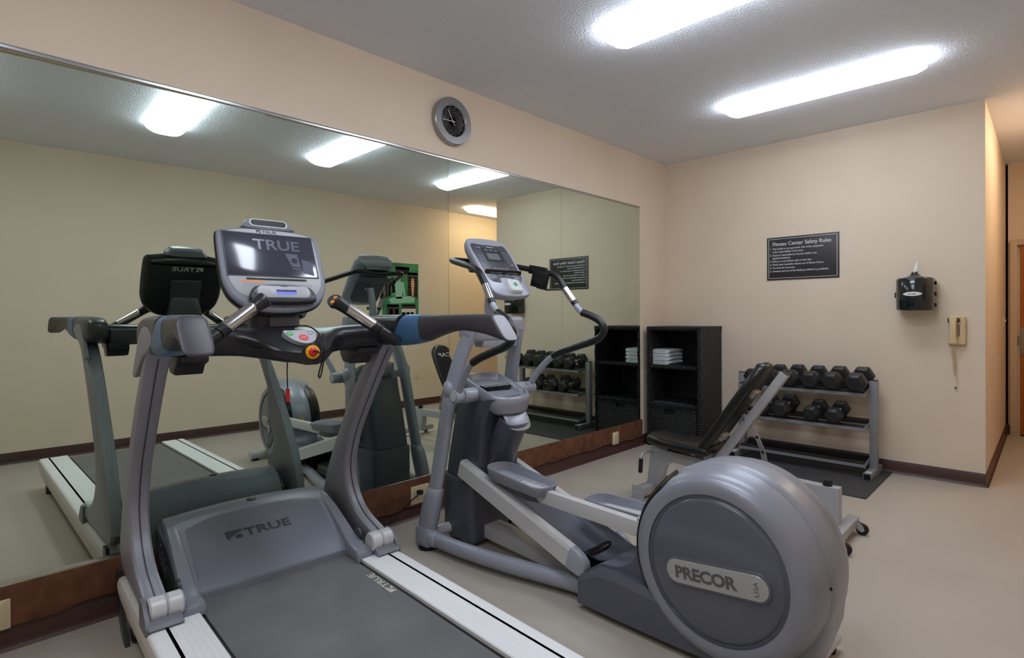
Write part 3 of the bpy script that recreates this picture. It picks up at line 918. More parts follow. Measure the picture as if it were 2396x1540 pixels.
# ---- console
cw = Vector((0, .40, .917)).normalized()
cn = Vector((0, -.917, .40)).normalized()
CO = Vector((-.022, .865, 1.505))
CM = Matrix((Vector((1, 0, 0)), cw, cn)).transposed().to_4x4()
CM.translation = CO
outl = [(.150, .160), (.190, .152), (.204, .130), (.208, .06), (.208, -.03), (.203, -.09), (.182, -.146), (.138, -.188), (.075, -.208), (.0, -.214)]
outl = outl + [(-x, y) for x, y in outl[-2::-1]] + [(-.09, .170), (0, .173), (.09, .170)]
outl = cr2(outl, 4, True)
B(CM).slab(outl, [(-.062, .040), (-.056, .022), (-.036, .006), (-.014, 0), (-.008, .004)]).obj('console_back', TBLACK, T, 40)
B(CM).slab(outl, [(-.010, .005), (.004, .004), (.011, .010), (.013, .018)]).obj('console_bezel', THOOD, T, 40)
fp = cr2([(.172, .130), (.180, .06), (.182, -.03), (.178, -.078), (.160, -.118), (.12, -.146), (0, -.156), (-.12, -.146), (-.16, -.118), (-.178, -.078), (-.182, -.03), (-.180, .06), (-.172, .130), (-.12, .150), (0, .158), (.12, .150)], 3, True)
B(CM).slab(fp, [(.010, 0), (.0142, 0), (.0148, .001)]).obj('faceplate', FACE, T)
sw_, sh_, sy_ = .352, .190, .039
scn = B(CM).slab(rrect(sw_, sh_, .004, cx=-.006, cy=sy_), [(.012, 0), (.0155, 0), (.016, .001)]).obj('screen', GLASS, T)
for nm, cx, cy, w, h in (('top', -.006, sy_ + sh_ / 2 + .001, sw_ + .006, .005), ('bottom', -.006, sy_ - sh_ / 2 - .001, sw_ + .006, .003), ('left', -.006 - sw_ / 2 - .001, sy_, .004, sh_), ('right', -.006 + sw_ / 2 + .001, sy_, .004, sh_)):
    B(CM).box((cx, cy, .0155), (w, h, .003), .0008).obj('screen_edge', TDARK, T)
b = B(CM)
b.text('TRUE', .064, Matrix.Translation((-.072, .066, .0162)), ext=.0002, bold=.0012, sx=1.2)
b.obj('screen_lettering', GHOST, scn)
for poly in ([(.048, .052), (.098, .05), (.104, -.008), (.068, -.008)], [(.068, -.014), (.104, -.014), (.104, -.020), (.07, -.020)], [(.112, .028), (.152, .018), (.156, -.046), (.114, -.036)]):
    B(CM).prism(poly, .0160, .0164, 'xy').obj('screen_picture', GHOST, scn)
B(CM).lathe([(.0125, .0166), (.001, .0167)], c=(.082, .020, 0), n=24).obj('screen_dial', GLASS, scn)
b = B(CM)
true_logo(b, Matrix.Translation((-.052, .1415, .0149)), .0125)
b.obj('console_logo', LOGO_D, T)
B(CM).box((0, -.0685, .0165), (.235, .0065, .006), .002).obj('reading_ledge', TDARK, T)
B(CM).box((-.094, -.0800, .0150), (.09, .0075, .0006)).obj('warning_strip', mat('warning_orange', (226, 140, 78), .5), T)
FINE = mat('fine_print', (150, 150, 156), .5)
for k in range(4): B(CM).box((-.0, -.089 - .0045 * k, .0150), (.27, .0013, .0004)).obj('print_line', FINE, T)
# lower display module
MX, MY = .008, -.140
md = cr2([(-.105, .028), (-.06, .036), (.0, .038), (.06, .036), (.105, .028), (.124, .006), (.128, -.022), (.11, -.036), (0, -.042), (-.11, -.036), (-.128, -.022), (-.124, .006)], 3, True)
md = [(x + MX, y + MY) for x, y in md]
mdl = B(CM).slab(md, [(-.02, .004), (.034, .0), (.040, .004), (.042, .010)]).obj('display_module', TDARK, T, 40)
B(CM).slab(rrect(.205, .050, .022, cx=MX, cy=MY + .004), [(.038, 0), (.0428, 0), (.0434, .001)]).obj('module_face', FACE, mdl)
B(CM).box((MX + .008, MY + .002, .0434), (.080, .021, .0012)).obj('blue_display', LCDB, mdl)
B(CM).box((MX + .008, MY + .0075, .0438), (.076, .0085, .0012)).obj('display_text_row', LCDD, mdl)
B(CM).box((MX, MY + .028, .0415), (.03, .008, .004), .002).obj('module_notch', TDARK, mdl)
for sx_ in (-1, 1):
    for k in range(4): B(CM).box((MX + sx_ * .070, MY + .014 - .006 * k, .0434), (.036, .0013, .0005)).obj('print_line', FINE, mdl)
for sx_ in (-1, 1): B(CM).lathe([(.0045, .041), (.001, .0432)], c=(MX + sx_ * .113, MY - .006, 0), n=14).obj('module_screw', CORD, mdl)
FX = CM @ frame((0, -.172, .033), (1, 0, 0), (0, .35, .93))
B(FX).box((-.05, 0, .0045), (.018, .0018, .002)).obj('slot_icon', LOGO_L, mdl)
B(FX).box((-.028, 0, .0045), (.010, .004, .002)).obj('plug_icon', LOGO_L, mdl)
B(FX).lathe([(.005, .003), (.005, .0055), (.0037, .0055)], c=(.038, .0, 0), n=16, cap=False).obj('ring_icon', LOGO_L, mdl)
B(FX).tube([(.05, -.004, .005), (.05, .003, .005), (.054, .006, .005), (.058, .003, .005), (.058, -.004, .005)], .0009, 6, 3).obj('headphone_icon', LOGO_L, mdl)
# fan housing on top
fn = B(CM).slab(cr2([(-.108, .164), (-.090, .196), (-.07, .206), (0, .210), (.07, .206), (.090, .196), (.108, .164), (.06, .154), (-.06, .154)], 3, True), [(-.046, .012), (-.03, .002), (.004, .0), (.018, .006), (.021, .012)]).obj('fan_housing', THOOD, T, 40)
B(CM).slab(rrect(.146, .030, .015, cx=.0, cy=.184), [(.018, -.003), (.0225, -.003), (.0235, -.001)]).obj('vent_rim', TLIGHT, fn)
B(CM).slab(rrect(.140, .026, .013, cx=.0, cy=.184), [(.018, 0), (.0242, 0)]).obj('vent_opening', CORD, fn)
for k in range(3): B(CM).box((0, .177 + .007 * k, .0246), (.122, .0014, .001)).obj('vent_slat', TDARK, fn)
# back of the console: bracket and lettering
b = B(CM).slab(rrect(.155, .17, .012, cx=.005, cy=-.05), [(-.056, 0), (-.074, 0), (-.080, .006)])
for v in b.bm.faces: pass
bmesh.ops.recalc_face_normals(b.bm, faces=b.bm.faces)
b.obj('rear_bracket', TDARK, T)
b = B()
true_logo(b, CM @ frame((.085, .085, -.0628), (-1, 0, 0), (0, 1, 0)), .025)
b.obj('rear_logo', LOGO_L, T)
for px_, py_ in ((.15, .13), (-.15, .125), (.185, .06), (.185, -.05), (-.185, .06), (-.185, -.05)):
    B(CM).lathe([(.005, -.03), (.004, -.052 if abs(px_) < .17 else -.03)], c=(px_, py_, -.001), n=10).obj('rear_screw', CORD, T)
for k in range(6): B(CM).lathe([(.0035, -.0575), (.001, -.0592)], c=(.115, -.03 - .013 * k, 0), n=10).obj('rear_port', LOGO_L if k > 3 else THOOD, T)
# neck
B().loft([sring((-.018, .885, z), (1, 0, 0), (0, 1, 0), hw, hv, 20, 5) for z, hw, hv in ((1.235, .095, .04), (1.29, .095, .04), (1.325, .088, .038), (1.40, .075, .03), (1.46, .07, .012))]).obj('neck', TDARK, T)
B().box((.012, .842, 1.278), (.12, .006, .04), .002).obj('neck_plate', THOOD, T)
# ================================================================ elliptical trainer (local: u right, v towards the mirror, z up)
EGREY = mat('elliptical_grey', (160, 164, 177), .38, metal=.15, spec=.5)
ESILV = mat('elliptical_silver', (206, 206, 208), .36, metal=.2)
ENAVY = mat('elliptical_navy_plastic', (76, 79, 94), .3, spec=.5)
EDARK = mat('elliptical_dark_plastic', (88, 91, 102), .34, spec=.5)
EDRUM = mat('drum_grey', (146, 149, 160), .34, metal=.25, spec=.5)
EDISC = mat('drum_disc', (92, 95, 106), .22, spec=.6, coat=.2)
EBLACK = mat('elliptical_black', (18, 18, 21), .3, spec=.5)
EGRIP = mat('grip_rubber', (30, 30, 33), .32, spec=.5)
EPEDAL = mat('pedal_grey', (138, 140, 152), .5)
ETREAD = mat('pedal_tread', (156, 158, 166), .55)
EBOX = mat('keypad_white', (206, 207, 210), .4)
EPLATE = mat('badge_plate', (196, 197, 196), .3, metal=.5)
EMB = mat('badge_letters', (120, 121, 122), .3, metal=.6)
EOVER = mat('console_overlay', (66, 67, 74), .34)
EPRINT = mat('overlay_print', (176, 180, 186), .5)
EKEY = mat('overlay_key', (96, 104, 116), .4)
ELCD = mat('grey_lcd', (104, 106, 110), .25)

Q = thing('elliptical_trainer', 'grey elliptical trainer with a round rear drum, in the middle foreground', 'elliptical trainer', (2.185, 1.9, 0), -2.5)

# ---- base tubes, front corners, rear stabiliser
for s in (-1, 1):
    B().tube([(s * .292, .56, .062), (s * .285, .38, .064), (s * .262, .20, .066), (s * .225, .02, .066), (s * .18, -.14, .064), (s * .135, -.30, .062), (s * .11, -.45, .06)], .036, 18, 5, ry=.040).obj('base_tube', EGREY, Q, 60)
    b = B()
    b.loft([sring((s * .300, .612, z), (1, 0, 0), (0, 1, 0), rx, ry, 24, 3) for z, rx, ry in ((.012, .034, .052), (.02, .046, .064), (.05, .050, .068), (.10, .049, .066), (.118, .042, .060))])
    b.loft([sring((s * .296, v, .064), (1, 0, 0), (0, 0, 1), r, r, 20, 2.4) for v, r in ((.62, .044), (.56, .044), (.515, .042), (.51, .036))])
    cf = b.obj('corner_foot', EGREY, Q, 50)
    B().cyl((s * .305, .60, 0), (s * .305, .60, .014), .05, 20).obj('rubber_pad', EBLACK, cf)
    # lower sleeve and upright
    B().loft([sring((s * cx, cv, z), (1, 0, 0), (0, 1, 0), rx, ry, 24, 2.4) for cx, cv, z, rx, ry in ((.295, .612, .105, .043, .062), (.290, .602, .16, .044, .064), (.283, .585, .24, .044, .064), (.277, .572, .30, .041, .060), (.273, .563, .335, .034, .053), (.272, .562, .338, .030, .05))]).obj('upright_sleeve', EGREY, Q, 50)
    up_path = [(.275, .570, .30), (.262, .545, .45), (.246, .515, .65), (.226, .478, .88), (.204, .428, 1.05), (.184, .385, 1.17), (.176, .368, 1.235)]
    b = B()
    P = catmull(up_path, 5)
    b.loft([sring((s * p.x, p.y, p.z), (1, 0, 0), (0, .93, .3), .030, .049, 24, 2.2) for p in P])
    b.ball((s * .243, .475, .895), .045, 14, sc=(.7, .9, 1.1))
    b.obj('upright', EGREY, Q, 50)
B().cyl((-.28, .612, .07), (.28, .612, .07), .032, 18).obj('front_crossbar', ESILV, Q)
b = B().tube([(-.30, -1.272, .045), (.29, -1.272, .045)], .036, 18, 0)
b.obj('rear_stabiliser', ESILV, Q)
for s in (-1, 1): B().cyl((s * .25, -1.27, 0), (s * .25, -1.27, .016), .03, 16).obj('rear_foot', EBLACK, Q)

# ---- head bar and console mast
b = B()
b.loft([sring((u, v, z), (0, 1, 0), (0, 0, 1), hv, hz, 24, 4) for u, v, z, hv, hz in ((-.212, .385, 1.235, .03, .045), (-.205, .385, 1.232, .046, .062), (-.18, .385, 1.226, .052, .070), (-.1, .39, 1.222, .054, .074), (.1, .39, 1.222, .054, .074), (.18, .385, 1.226, .052, .070), (.205, .385, 1.232, .046, .062), (.212, .385, 1.235, .03, .045))])
b.obj('head_bar', EGREY, Q, 50)
b = B().prism([(.345, 1.16), (.43, 1.16), (.425, 1.125), (.35, 1.12)], -.10, .16, 'yz', .006)
b.obj('head_bar_cover', EGREY, Q)
B().tube([(0, .40, 1.27), (0, .415, 1.34), (0, .405, 1.42), (0, .385, 1.50)], .026, 16).obj('console_mast', EGREY, Q, 60)
B().box((-.012, .3745, 1.355), (.022, .004, .022)).obj('mast_sticker', mat('sticker_teal', (60, 150, 150), .5), Q)

# ---- console
cw = Vector((0, .60, .80)).normalized()
cn = Vector((0, -.80, .60)).normalized()
CM = Matrix((Vector((1, 0, 0)), cw, cn)).transposed().to_4x4()
CM.translation = Vector((.0, .330, 1.570))
ol = [(.116, .203), (.146, .182), (.155, .12), (.155, .0), (.151, -.10), (.147, -.160), (.122, -.200), (.065, -.213), (0, -.215)]
ol = cr2(ol + [(-x, y) for x, y in ol[-2::-1]] + [(-.06, .210), (0, .212), (.06, .210)], 4, True)
b = B(CM)
lay = []
for h, d, top in ((-.07, .05, .03), (-.06, .026, .02), (-.03, .006, 0), (-.005, 0, 0), (.004, .003, 0), (.008, .009, 0)):
    lay.append((h, d))
b.slab(ol, lay)
b.obj('console_housing', EGREY, Q, 45)
ov = cr2([(.122, .148), (.130, .0), (.128, -.075), (.118, -.105), (.095, -.118), (.050, -.120), (.046, -.098), (.03, -.086), (-.03, -.086), (-.046, -.098), (-.050, -.120), (-.095, -.118), (-.118, -.105), (-.128, -.075), (-.132, .0), (-.138, .148), (-.06, .155), (.06, .155)], 3, True)
op = B(CM).slab(ov, [(.006, 0), (.0092, 0), (.0096, .001)]).obj('control_overlay', EOVER, Q)
b = B(CM).box((-.005, .080, .0100), (.134, .100, .0012), .0)
b.obj('display_frame', mat('overlay_dark', (44, 45, 52), .3), op)
B(CM).box((-.008, .068, .0108), (.092, .046, .0012)).obj('lcd', ELCD, op)
b = B(CM)
for k in range(3): b.box((-.040 + .036 * k, .116, .0106), (.026, .012, .001))
b.obj('display_window', ELCD, op)
b = B(CM)
b.box((0, .139, .0100), (.05, .0045, .0006))
b.box((-.09, .132, .0100), (.03, .003, .0006))
for sx_ in (-1, 1):
    for k in range(3): b.box((sx_ * .084, -.080 - .005 * k, .0100), (.046 - .006 * k, .0018, .0006))
b.obj('overlay_lettering', EPRINT, op)
for sx_ in (-1, 1):
    for r in range(3 if sx_ < 0 else 5):
        for c in range(2): B(CM).lathe([(.0078, .0094), (.007, .0108), (.001, .011)], c=(sx_ * .099 + (c - .5) * .024, .068 - .019 * r + (.034 if sx_ > 0 else 0), 0), n=14).obj('key', EKEY, op)
for k in range(4): B(CM).lathe([(.0095, .0095), (.0095, .0102), (.0075, .0103), (.0075, .0095)], c=(-.042 + .030 * k, -.022, 0), n=18, cap=False).obj('key_ring', EPRINT, op)
for k, xx in enumerate((-.085, -.032, .022, .078)): B(CM).box((xx, -.068, .0100), (.036 if k in (0, 3) else .026, .012, .001), .0004).obj('lower_key', EKEY, op)
B(CM).box((.104, .012, .0100), (.022, .004, .0006)).obj('yellow_mark', mat('mark_yellow', (206, 190, 90), .5), op)
rl = B(CM)
rl.prism([(-.060, .0085), (-.044, .0085), (-.042, .020), (-.046, .028), (-.051, .020), (-.060, .015)], -.132, .132, 'yz', .001)
rl.obj('reading_rack', EBLACK, Q)
for sx_ in (-1, 1): B(CM).box((sx_ * .06, -.0585, .0155), (.085, .003, .004), .001).obj('rack_slot', ELCD, Q)
kb = B(CM).slab(rrect(.090, .084, .020, cx=.020, cy=-.152), [(-.02, -.012), (.004, -.010), (.026, 0), (.031, .003), (.033, .008)]).obj('keypad_block', EBOX, Q, 40)
B(CM).slab(rrect(.026, .026, .006, cx=.020, cy=-.150), [(.0325, 0), (.0337, .001)]).obj('green_key', mat('key_green', (40, 150, 96), .4), kb)
for ax, ay in ((-.02, .016), (.02, .016), (-.024, -.004), (.024, -.004), (-.016, -.024), (.016, -.024)):
    B(CM).prism([(.020 + ax * 1.15 - .003, -.150 + ay * 1.15 - .002), (.020 + ax * 1.15 + .003, -.150 + ay * 1.15 - .002), (.020 + ax * 1.15, -.150 + ay * 1.15 + .003)], .033, .0337, 'xy').obj('arrow_mark', ELCD, kb)
b = B(CM).slab(rrect(.235, .28, .05, cx=0, cy=-.02), [(-.058, -.004), (-.071, 0), (-.078, .01)])
bmesh.ops.recalc_face_normals(b.bm, faces=b.bm.faces)
b.obj('console_rear_cover', EDARK, Q, 45)
b = B(CM).box((0, .055, -.082), (.27, .05, .03), .01).obj('bar_clamp', EDARK, Q)
B(CM).box((-.005, -.03, -.0795), (.07, .02, .003)).obj('rear_plate', EPRINT, Q)
B(CM).box((.0, .125, -.076), (.19, .018, .008), .004).obj('rear_recess', EBLACK, Q)

# ---- handlebars: continuous side bars from the console clamp down to the pivots
for s in (-1, 1):
    F = lambda pts: [(s * a, v, z) for a, v, z in pts]
    upper = [(.0, .468, 1.603), (.09, .490, 1.608), (.150, .512, 1.612), (.190, .505, 1.610), (.215, .455, 1.598), (.245, .35, 1.575), (.280, .215, 1.545), (.293, .148, 1.515), (.296, .102, 1.455), (.304, .066, 1.405), (.312, .031, 1.358)]
    hb = B().tube(F([(.310, .04, 1.37), (.313, .020, 1.340), (.314, .004, 1.325), (.316, -.02, 1.306), (.325, -.05, 1.295)]), .0165, 14).obj('bar_link', EGREY, Q, 60)
    ug = B().tube(F(upper), [.0165] * 8 + [.0185, .0185, .0185], 16, 6)
    ug = ug.obj('upper_grip', EGRIP, Q, 60)
    a, c = Vector(F([(.2965, .098, 1.449)])[0]), Vector(F([(.309, .045, 1.376)])[0])
    d = (c - a).normalized()
    ex = Vector((1, 0, 0)); ex = (ex - d * ex.dot(d)).normalized()
    ey = d.cross(ex)
    sb = B()
    rings = [[a + (c - a) * t + (ex * math.cos(x) + ey * math.sin(x)) * .0195 for x in (2 * PI * k / 20 for k in range(20))] for t in (0, 1)]
    sb.loft(rings, cap=False)
    sb.obj('sensor_sleeve', CHROME, ug, 60)
    lower = [(.315, -.012, 1.312), (.330, -.066, 1.292), (.341, -.115, 1.264), (.343, -.142, 1.222), (.336, -.122, 1.178), (.325, -.066, 1.150), (.318, .0, 1.130), (.310, .08, 1.105), (.305, .14, 1.085), (.302, .195, 1.060)]
    B().tube(F(lower), .0205, 16, 6).obj('lower_grip', EGRIP, Q, 60)
    B().tube(F([(.303, .18, 1.068), (.298, .225, 1.040), (.288, .27, .998), (.280, .315, .945), (.274, .345, .90), (.272, .36, .862)]), [.0165, .0175, .0185, .019, .0195, .02], 16, 5).obj('swing_arm', EGREY, Q, 60)
    pv = B()
    pv.cyl((s * .243, .363, .867), (s * .300, .363, .867), .037, 24, bev=.004)
    pv.cyl((s * .120, .363, .867), (s * .2415, .363, .867), .039, 24, bev=.004)
    pv.obj('pivot_hub', EGREY, Q, 50)
    B().cyl((s * .2985, .363, .867), (s * .3015, .363, .867), .024, 20).obj('pivot_cap', ESILV, Q)
# phone holder clipped on the right bar
ph = B()
ph.box((.262, .275, 1.560), (.030, .115, .05), .006, rot=Euler((math.radians(12), 0, math.radians(14))))
ph.box((.232, .235, 1.505), (.012, .10, .095), .008, rot=Euler((math.radians(14), math.radians(-4), math.radians(20))))
ph.box((.268, .235, 1.500), (.010, .06, .085), .004, rot=Euler((math.radians(14), 0, math.radians(16))))
ph.box((.252, .225, 1.452), (.045, .07, .010), .004, rot=Euler((math.radians(14), 0, math.radians(16))))
ph.box((.290, .265, 1.508), (.012, .05, .06), .004, rot=Euler((math.radians(14), 0, math.radians(16))))
ph.obj('clip_holder', EBLACK, Q)

# ---- front column
def col(z, vf, vr, wf, wr): return [(-wr, vr, z), (wr, vr, z), (wf, vf, z), (-wf, vf, z)]
b = B()
prof = [(.38, .34, .66), (.46, .325, .645), (.56, .32, .62), (.66, .315, .595), (.74, .295, .57), (.80, .255, .555), (.85, .215, .545)]
rings = []
for z, vr, vf in prof:
    w0, w1 = .150, .125
    pts = rrect(2 * w0, vf - vr, .03, 4, 0, (vf + vr) / 2)
    rings.append([(x * (1 - .12 * (y - vr) / (vf - vr)), y, z) for x, y in pts])
b.loft(rings)
b.obj('column_cover', ENAVY, Q, 45)
# swooping rib on the user side, with its bright rounded head
rp = catmull([(.23, .735), (.262, .67), (.30, .60), (.335, .53), (.36, .47), (.375, .42)], 5)
rings = [sring((0, p.x - .02, p.y), (1, 0, 0), (0, .85, .5), .092, .068, 24, 2.4) for p in rp]
B().loft(rings).obj('column_rib', ENAVY, Q, 50)
B().loft([sring((.01, v, z), (1, 0, 0), (0, .72, .69), rx, ry, 24, 2.4) for v, z, rx, ry in ((.262, .80, .05, .03), (.235, .785, .085, .056), (.205, .745, .088, .062), (.190, .715, .085, .055), (.187, .70, .06, .035))]).obj('rib_head', EDRUM, Q, 50)
B().loft([[(x, v - .06, z) for x in (-.03, .08)] + [(x, v + .02, z) for x in (.08, -.03)] for v, z in ((.265, .70), (.305, .60), (.345, .50), (.372, .42))]).obj('rib_slot', EBLACK, Q)
# tray head
tz = lambda v: .866 + (v - .22) * .34
b = B()
oo = cr2([(-.120, .50), (-.146, .44), (-.150, .33), (-.142, .245), (-.10, .195), (0, .178), (.10, .195), (.142, .245), (.150, .33), (.146, .44), (.120, .50), (0, .525)], 4, True)
rings = []
for h, d in ((-.115, .045), (-.09, .014), (-.04, .0), (-.010, .001), (.0, .008), (.0, .020), (-.030, .030), (-.034, .034)):
    rings.append([(x, y, tz(y) + h) for x, y in inset(oo if area2(oo) > 0 else oo[::-1], d)])
b.loft(rings)
b.obj('tray_head', EDRUM, Q, 45)

# ---- lower housing
lb = rrect(.30, .27, .035, 4, 0, .535)
rings = [[(x, y, z) for x, y in inset(lb, d)] for z, d in ((.018, .02), (.03, .006), (.06, 0), (.355, 0), (.372, .004), (.376, .012))]
B().loft(rings).obj('lower_housing', EDARK, Q, 45)
for z in (.09, .33): B().cyl((-.1505, .62, z), (-.152, .62, z), .005, 10).obj('housing_screw', EBLACK, Q)
B().bar((0, .40, .082), (0, -.33, .062), .12, .075, .008).obj('centre_beam', ESILV, Q)

# ---- ramp: two silver rails with a dark slot and a trough between
ra, rb = Vector((0, .455, .455)), Vector((0, -.335, .205))
for s in (-1, 1):
    off = Vector((s * .162, 0, 0 if s < 0 else -.02))
    dd = (rb - ra).normalized()
    ex = Vector((1, 0, 0)); ez = ex.cross(dd) * -1
    if ez.z < 0: ez = -ez
    sect = [(-.030, -.048), (.030, -.048), (.030, .030), (.022, .046), (-.014, .047), (-.030, .030)]
    B().loft([[p + off + ex * (s * x) + ez * y for x, y in sect] for p in (ra, rb)]).obj('ramp_rail', ESILV, Q, 25)
    rings = []
    for t, k, dz in ((0, 1.0, 0), (.03, 1.0, -.001), (.06, .93, -.006), (.085, .75, -.016), (.098, .4, -.03)):
        rings.append([rb + dd * t + off + ex * (s * x * (1.04 if k == 1 else .5 + .5 * k)) + ez * (y * k + dz * .6) for x, y in sect])
    B().loft(rings).obj('rail_end_cap', EGREY, Q, 50)
    B().bar(ra + Vector((s * .125, .0, .0)), rb + Vector((s * .125, -.02, -.01)), .022, .05, .0).obj('rail_slot', EBLACK, Q)
rings = []
NT = 16
for t in range(NT):
    f = t / (NT - 1)
    p = ra + (rb - ra) * (f * 1.17) + Vector((0, -.03, -.012))
    w = .118 - .045 * max(0, (f - .86) / .14) ** 2
    rise = .030 * max(0, (f - .90) / .10) ** 2
    dip = .005 + .030 * max(0, min(1, (f - .3) / .5))
    top, bot = [], []
    for k in range(15):
        q = -1 + 2 * k / 14
        side = .006 + .016 * max(0, f - .2) + (.022 if q > 0 else 0) * abs(q) ** 3
        z = side + .012 - dip * (1 - abs(q) ** 4) * (1 - .6 * max(0, (f - .9) / .1)) + rise
        top.append(p + ex * (w * q) + ez * z)
        bot.append(p + ex * (w * q * .97) + ez * (z - .008))
    rings.append(top + bot[::-1])
B().loft(rings).obj('ramp_trough', EDARK, Q, 50)
B().bar((0, .47, .452), (0, .33, .425), .20, .012, .003).obj('ramp_flap', EDARK, Q)
B().cyl((-.17, -.36, .185), (.17, -.36, .185), .022, 16).obj('ramp_axle', EBLACK, Q)
B().prism([(-.30, .06), (-.30, .11), (-.36, .17), (-.52, .12), (-.52, .05)], -.10, .10, 'yz', .01).obj('ramp_foot', EBLACK, Q)
b = B().ball((-.072, .232, .428), .012, 12, sc=(1.6, 1.0, .3))
b.obj('blue_badge', mat('badge_blue', (70, 120, 160), .3), Q)

# ---- pedals on their arms
def pedal(cu, v0, v1, z0, z1, w, name_s):
    c = Vector((cu, (v0 + v1) / 2, (z0 + z1) / 2))
    L = abs(v1 - v0)
    tilt = math.atan2(z1 - z0, v1 - v0)
    M = Matrix.Translation(c) @ Matrix.Rotation(tilt, 4, 'X')
    b = B(M)
    o = rrect(w, L, (w * .44, w * .44, w * .36, w * .36), 7)
    rings = []
    for h, d in ((-.050, .022), (-.046, .016), (0, .0), (.006, .001), (.008, .004), (.006, .008), (-.022, .016), (-.026, .020)):
        rings.append([(x, y, h + (.012 if y > L * .3 and h > -.02 else 0)) for x, y in inset(o, d)])
    b.loft(rings)
    p = b.obj('pedal', EPEDAL, Q, 50)
    b = B(M).slab(inset(o, .023), [(-.030, 0), (-.0235, 0), (-.023, .002)])
    b.obj('tread', ETREAD, p, 40)
    for k in range(7): B(M).box((0, -L * .28 + L * .56 * k / 6, -.0225), (w * .55, .004, .003), .001).obj('tread_rib', EPEDAL, p)
pedal(-.125, -.175, .245, .468, .492, .165, 'l')
pedal(.135, -.62, -.20, .385, .362, .165, 'r')
for s, pa, pb in ((-1, (-.125, .10, .425), (-.125, -1.0, .405)), (1, (.135, -.30, .325), (.135, -1.15, .36))):
    B().bar(pa, pb, .042, .066, .004).obj('pedal_arm', ESILV, Q)
B().prism([(.16, .40), (.20, .44), (-.05, .44), (-.12, .385), (-.02, .375)], -.15, -.10, 'yz', .004).obj('pedal_bracket', EDARK, Q)
B().box((-.125, -.684, .452), (.03, .03, .012), .003).obj('arm_tab', ESILV, Q)

# ---- rear drum
DV, DZ = -1.03, .374
def drum(a0, a1, prof, n=64): return B().lathe([(r, h) for h, r in prof], c=(0, DV, DZ), axis='x', n=n, ang=(a0, a1))
seam = .085
full = [(-.195, .268), (-.200, .290), (-.194, .312), (-.178, .330), (-.150, .343), (-.118, .351), (-seam, .357)]
b = B().lathe([(r, h) for h, r in full], c=(0, DV, DZ), axis='x', n=72, cap=False)
b.obj('drum_side', EDRUM, Q, 50)
b = B().lathe([(r, -h) for h, r in full][::-1], c=(0, DV, DZ), axis='x', n=72, cap=False)
b.obj('drum_side', EDRUM, Q, 50)
B().lathe([(.357, -seam + .0012), (.3595, -seam + .004), (.362, -.03), (.362, .03), (.3595, seam - .004), (.357, seam - .0012)], c=(0, DV, DZ), axis='x', n=72, cap=False).obj('drum_band', EDRUM, Q, 50)
B().lathe([(.352, -seam - .004), (.352, seam + .004)], c=(0, DV, DZ), axis='x', n=48).obj('drum_core', EBLACK, Q)
for s in (-1, 1):
    b = B().lathe([(.268, s * .195), (.266, s * .188), (.258, s * .186), (.252, s * .189), (.249, s * .195), (.240, s * .197), (.15, s * .200), (.001, s * .201)], c=(0, DV, DZ), axis='x', n=72, cap=False)
    bmesh.ops.recalc_face_normals(b.bm, faces=b.bm.faces)
    dc = b.obj('side_disc', EDISC, Q, 60)
    if s < 0:
        a = math.radians(7)
        X = frame((-.2005, DV - .012, DZ - .025), (0, -math.cos(a), math.sin(a)), (0, math.sin(a), math.cos(a)))
        B(X).slab(rrect(.405, .107, .0530, 8), [(-.002, 0), (.0035, .002), (.005, .006)]).obj('badge_rim', EDISC, dc)
        B(X).slab(rrect(.385, .087, .043, 8), [(.002, 0), (.0058, 0), (.0066, .001)]).obj('badge_plate', EPLATE, dc)
        b = B(X)
        b.text('PRECOR', .060, Matrix.Translation((-.158, -.022, .0068)), ext=.0010, bold=.0022, sx=1.08, sp=.96)
        b.text('USA', .024, Matrix.Translation((.158, -.029, .0068)) @ Matrix.Rotation(PI / 2, 4, 'Z'), ext=.0004, sx=1.15)
        b.obj('badge_lettering', EMB, dc)
    else:
        B().slab(rrect(.385, .087, .043, 8, cx=DV, cy=DZ - .02), [(.2, 0), (.204, .001)], 'yz').obj('badge_plate', EPLATE, dc)
    # pedal arm slot, front of the drum: black band painted for its shaded opening
    rings = []
    for k in range(25):
        aa = math.radians(-42 + 102 * k / 24)
        e = min(1, min(k, 24 - k) / 3 + .25)
        rr = .3525
        row = []
        for u_, r_ in ((.085, .3605), (.10, .3585), (.135, .350), (.165, .3395), (.182, .329)):
            uu = .135 + (u_ - .135) * e
            rf = r_ + .0035
            row.append((s * uu, DV + rf * math.cos(aa), DZ + rf * math.sin(aa)))
        inn = [(s * (.135 + .05 * e), DV + .31 * math.cos(aa), DZ + .31 * math.sin(aa)), (s * (.135 - .05 * e), DV + .33 * math.cos(aa), DZ + .33 * math.sin(aa))]
        rings.append(row + inn)
    B().loft(rings).obj('arm_slot_shade', EBLACK, Q, 50)
B().box((.0, DV + .3612, DZ + .04), (.03, .002, .026), .0005).obj('yellow_sticker', mat('sticker_yellow', (212, 196, 40), .5), Q)
B().cyl((-.090, DV - .355, DZ + .022), (-.094, DV - .356, DZ + .022), .006, 10).obj('drum_screw', EBLACK, Q)
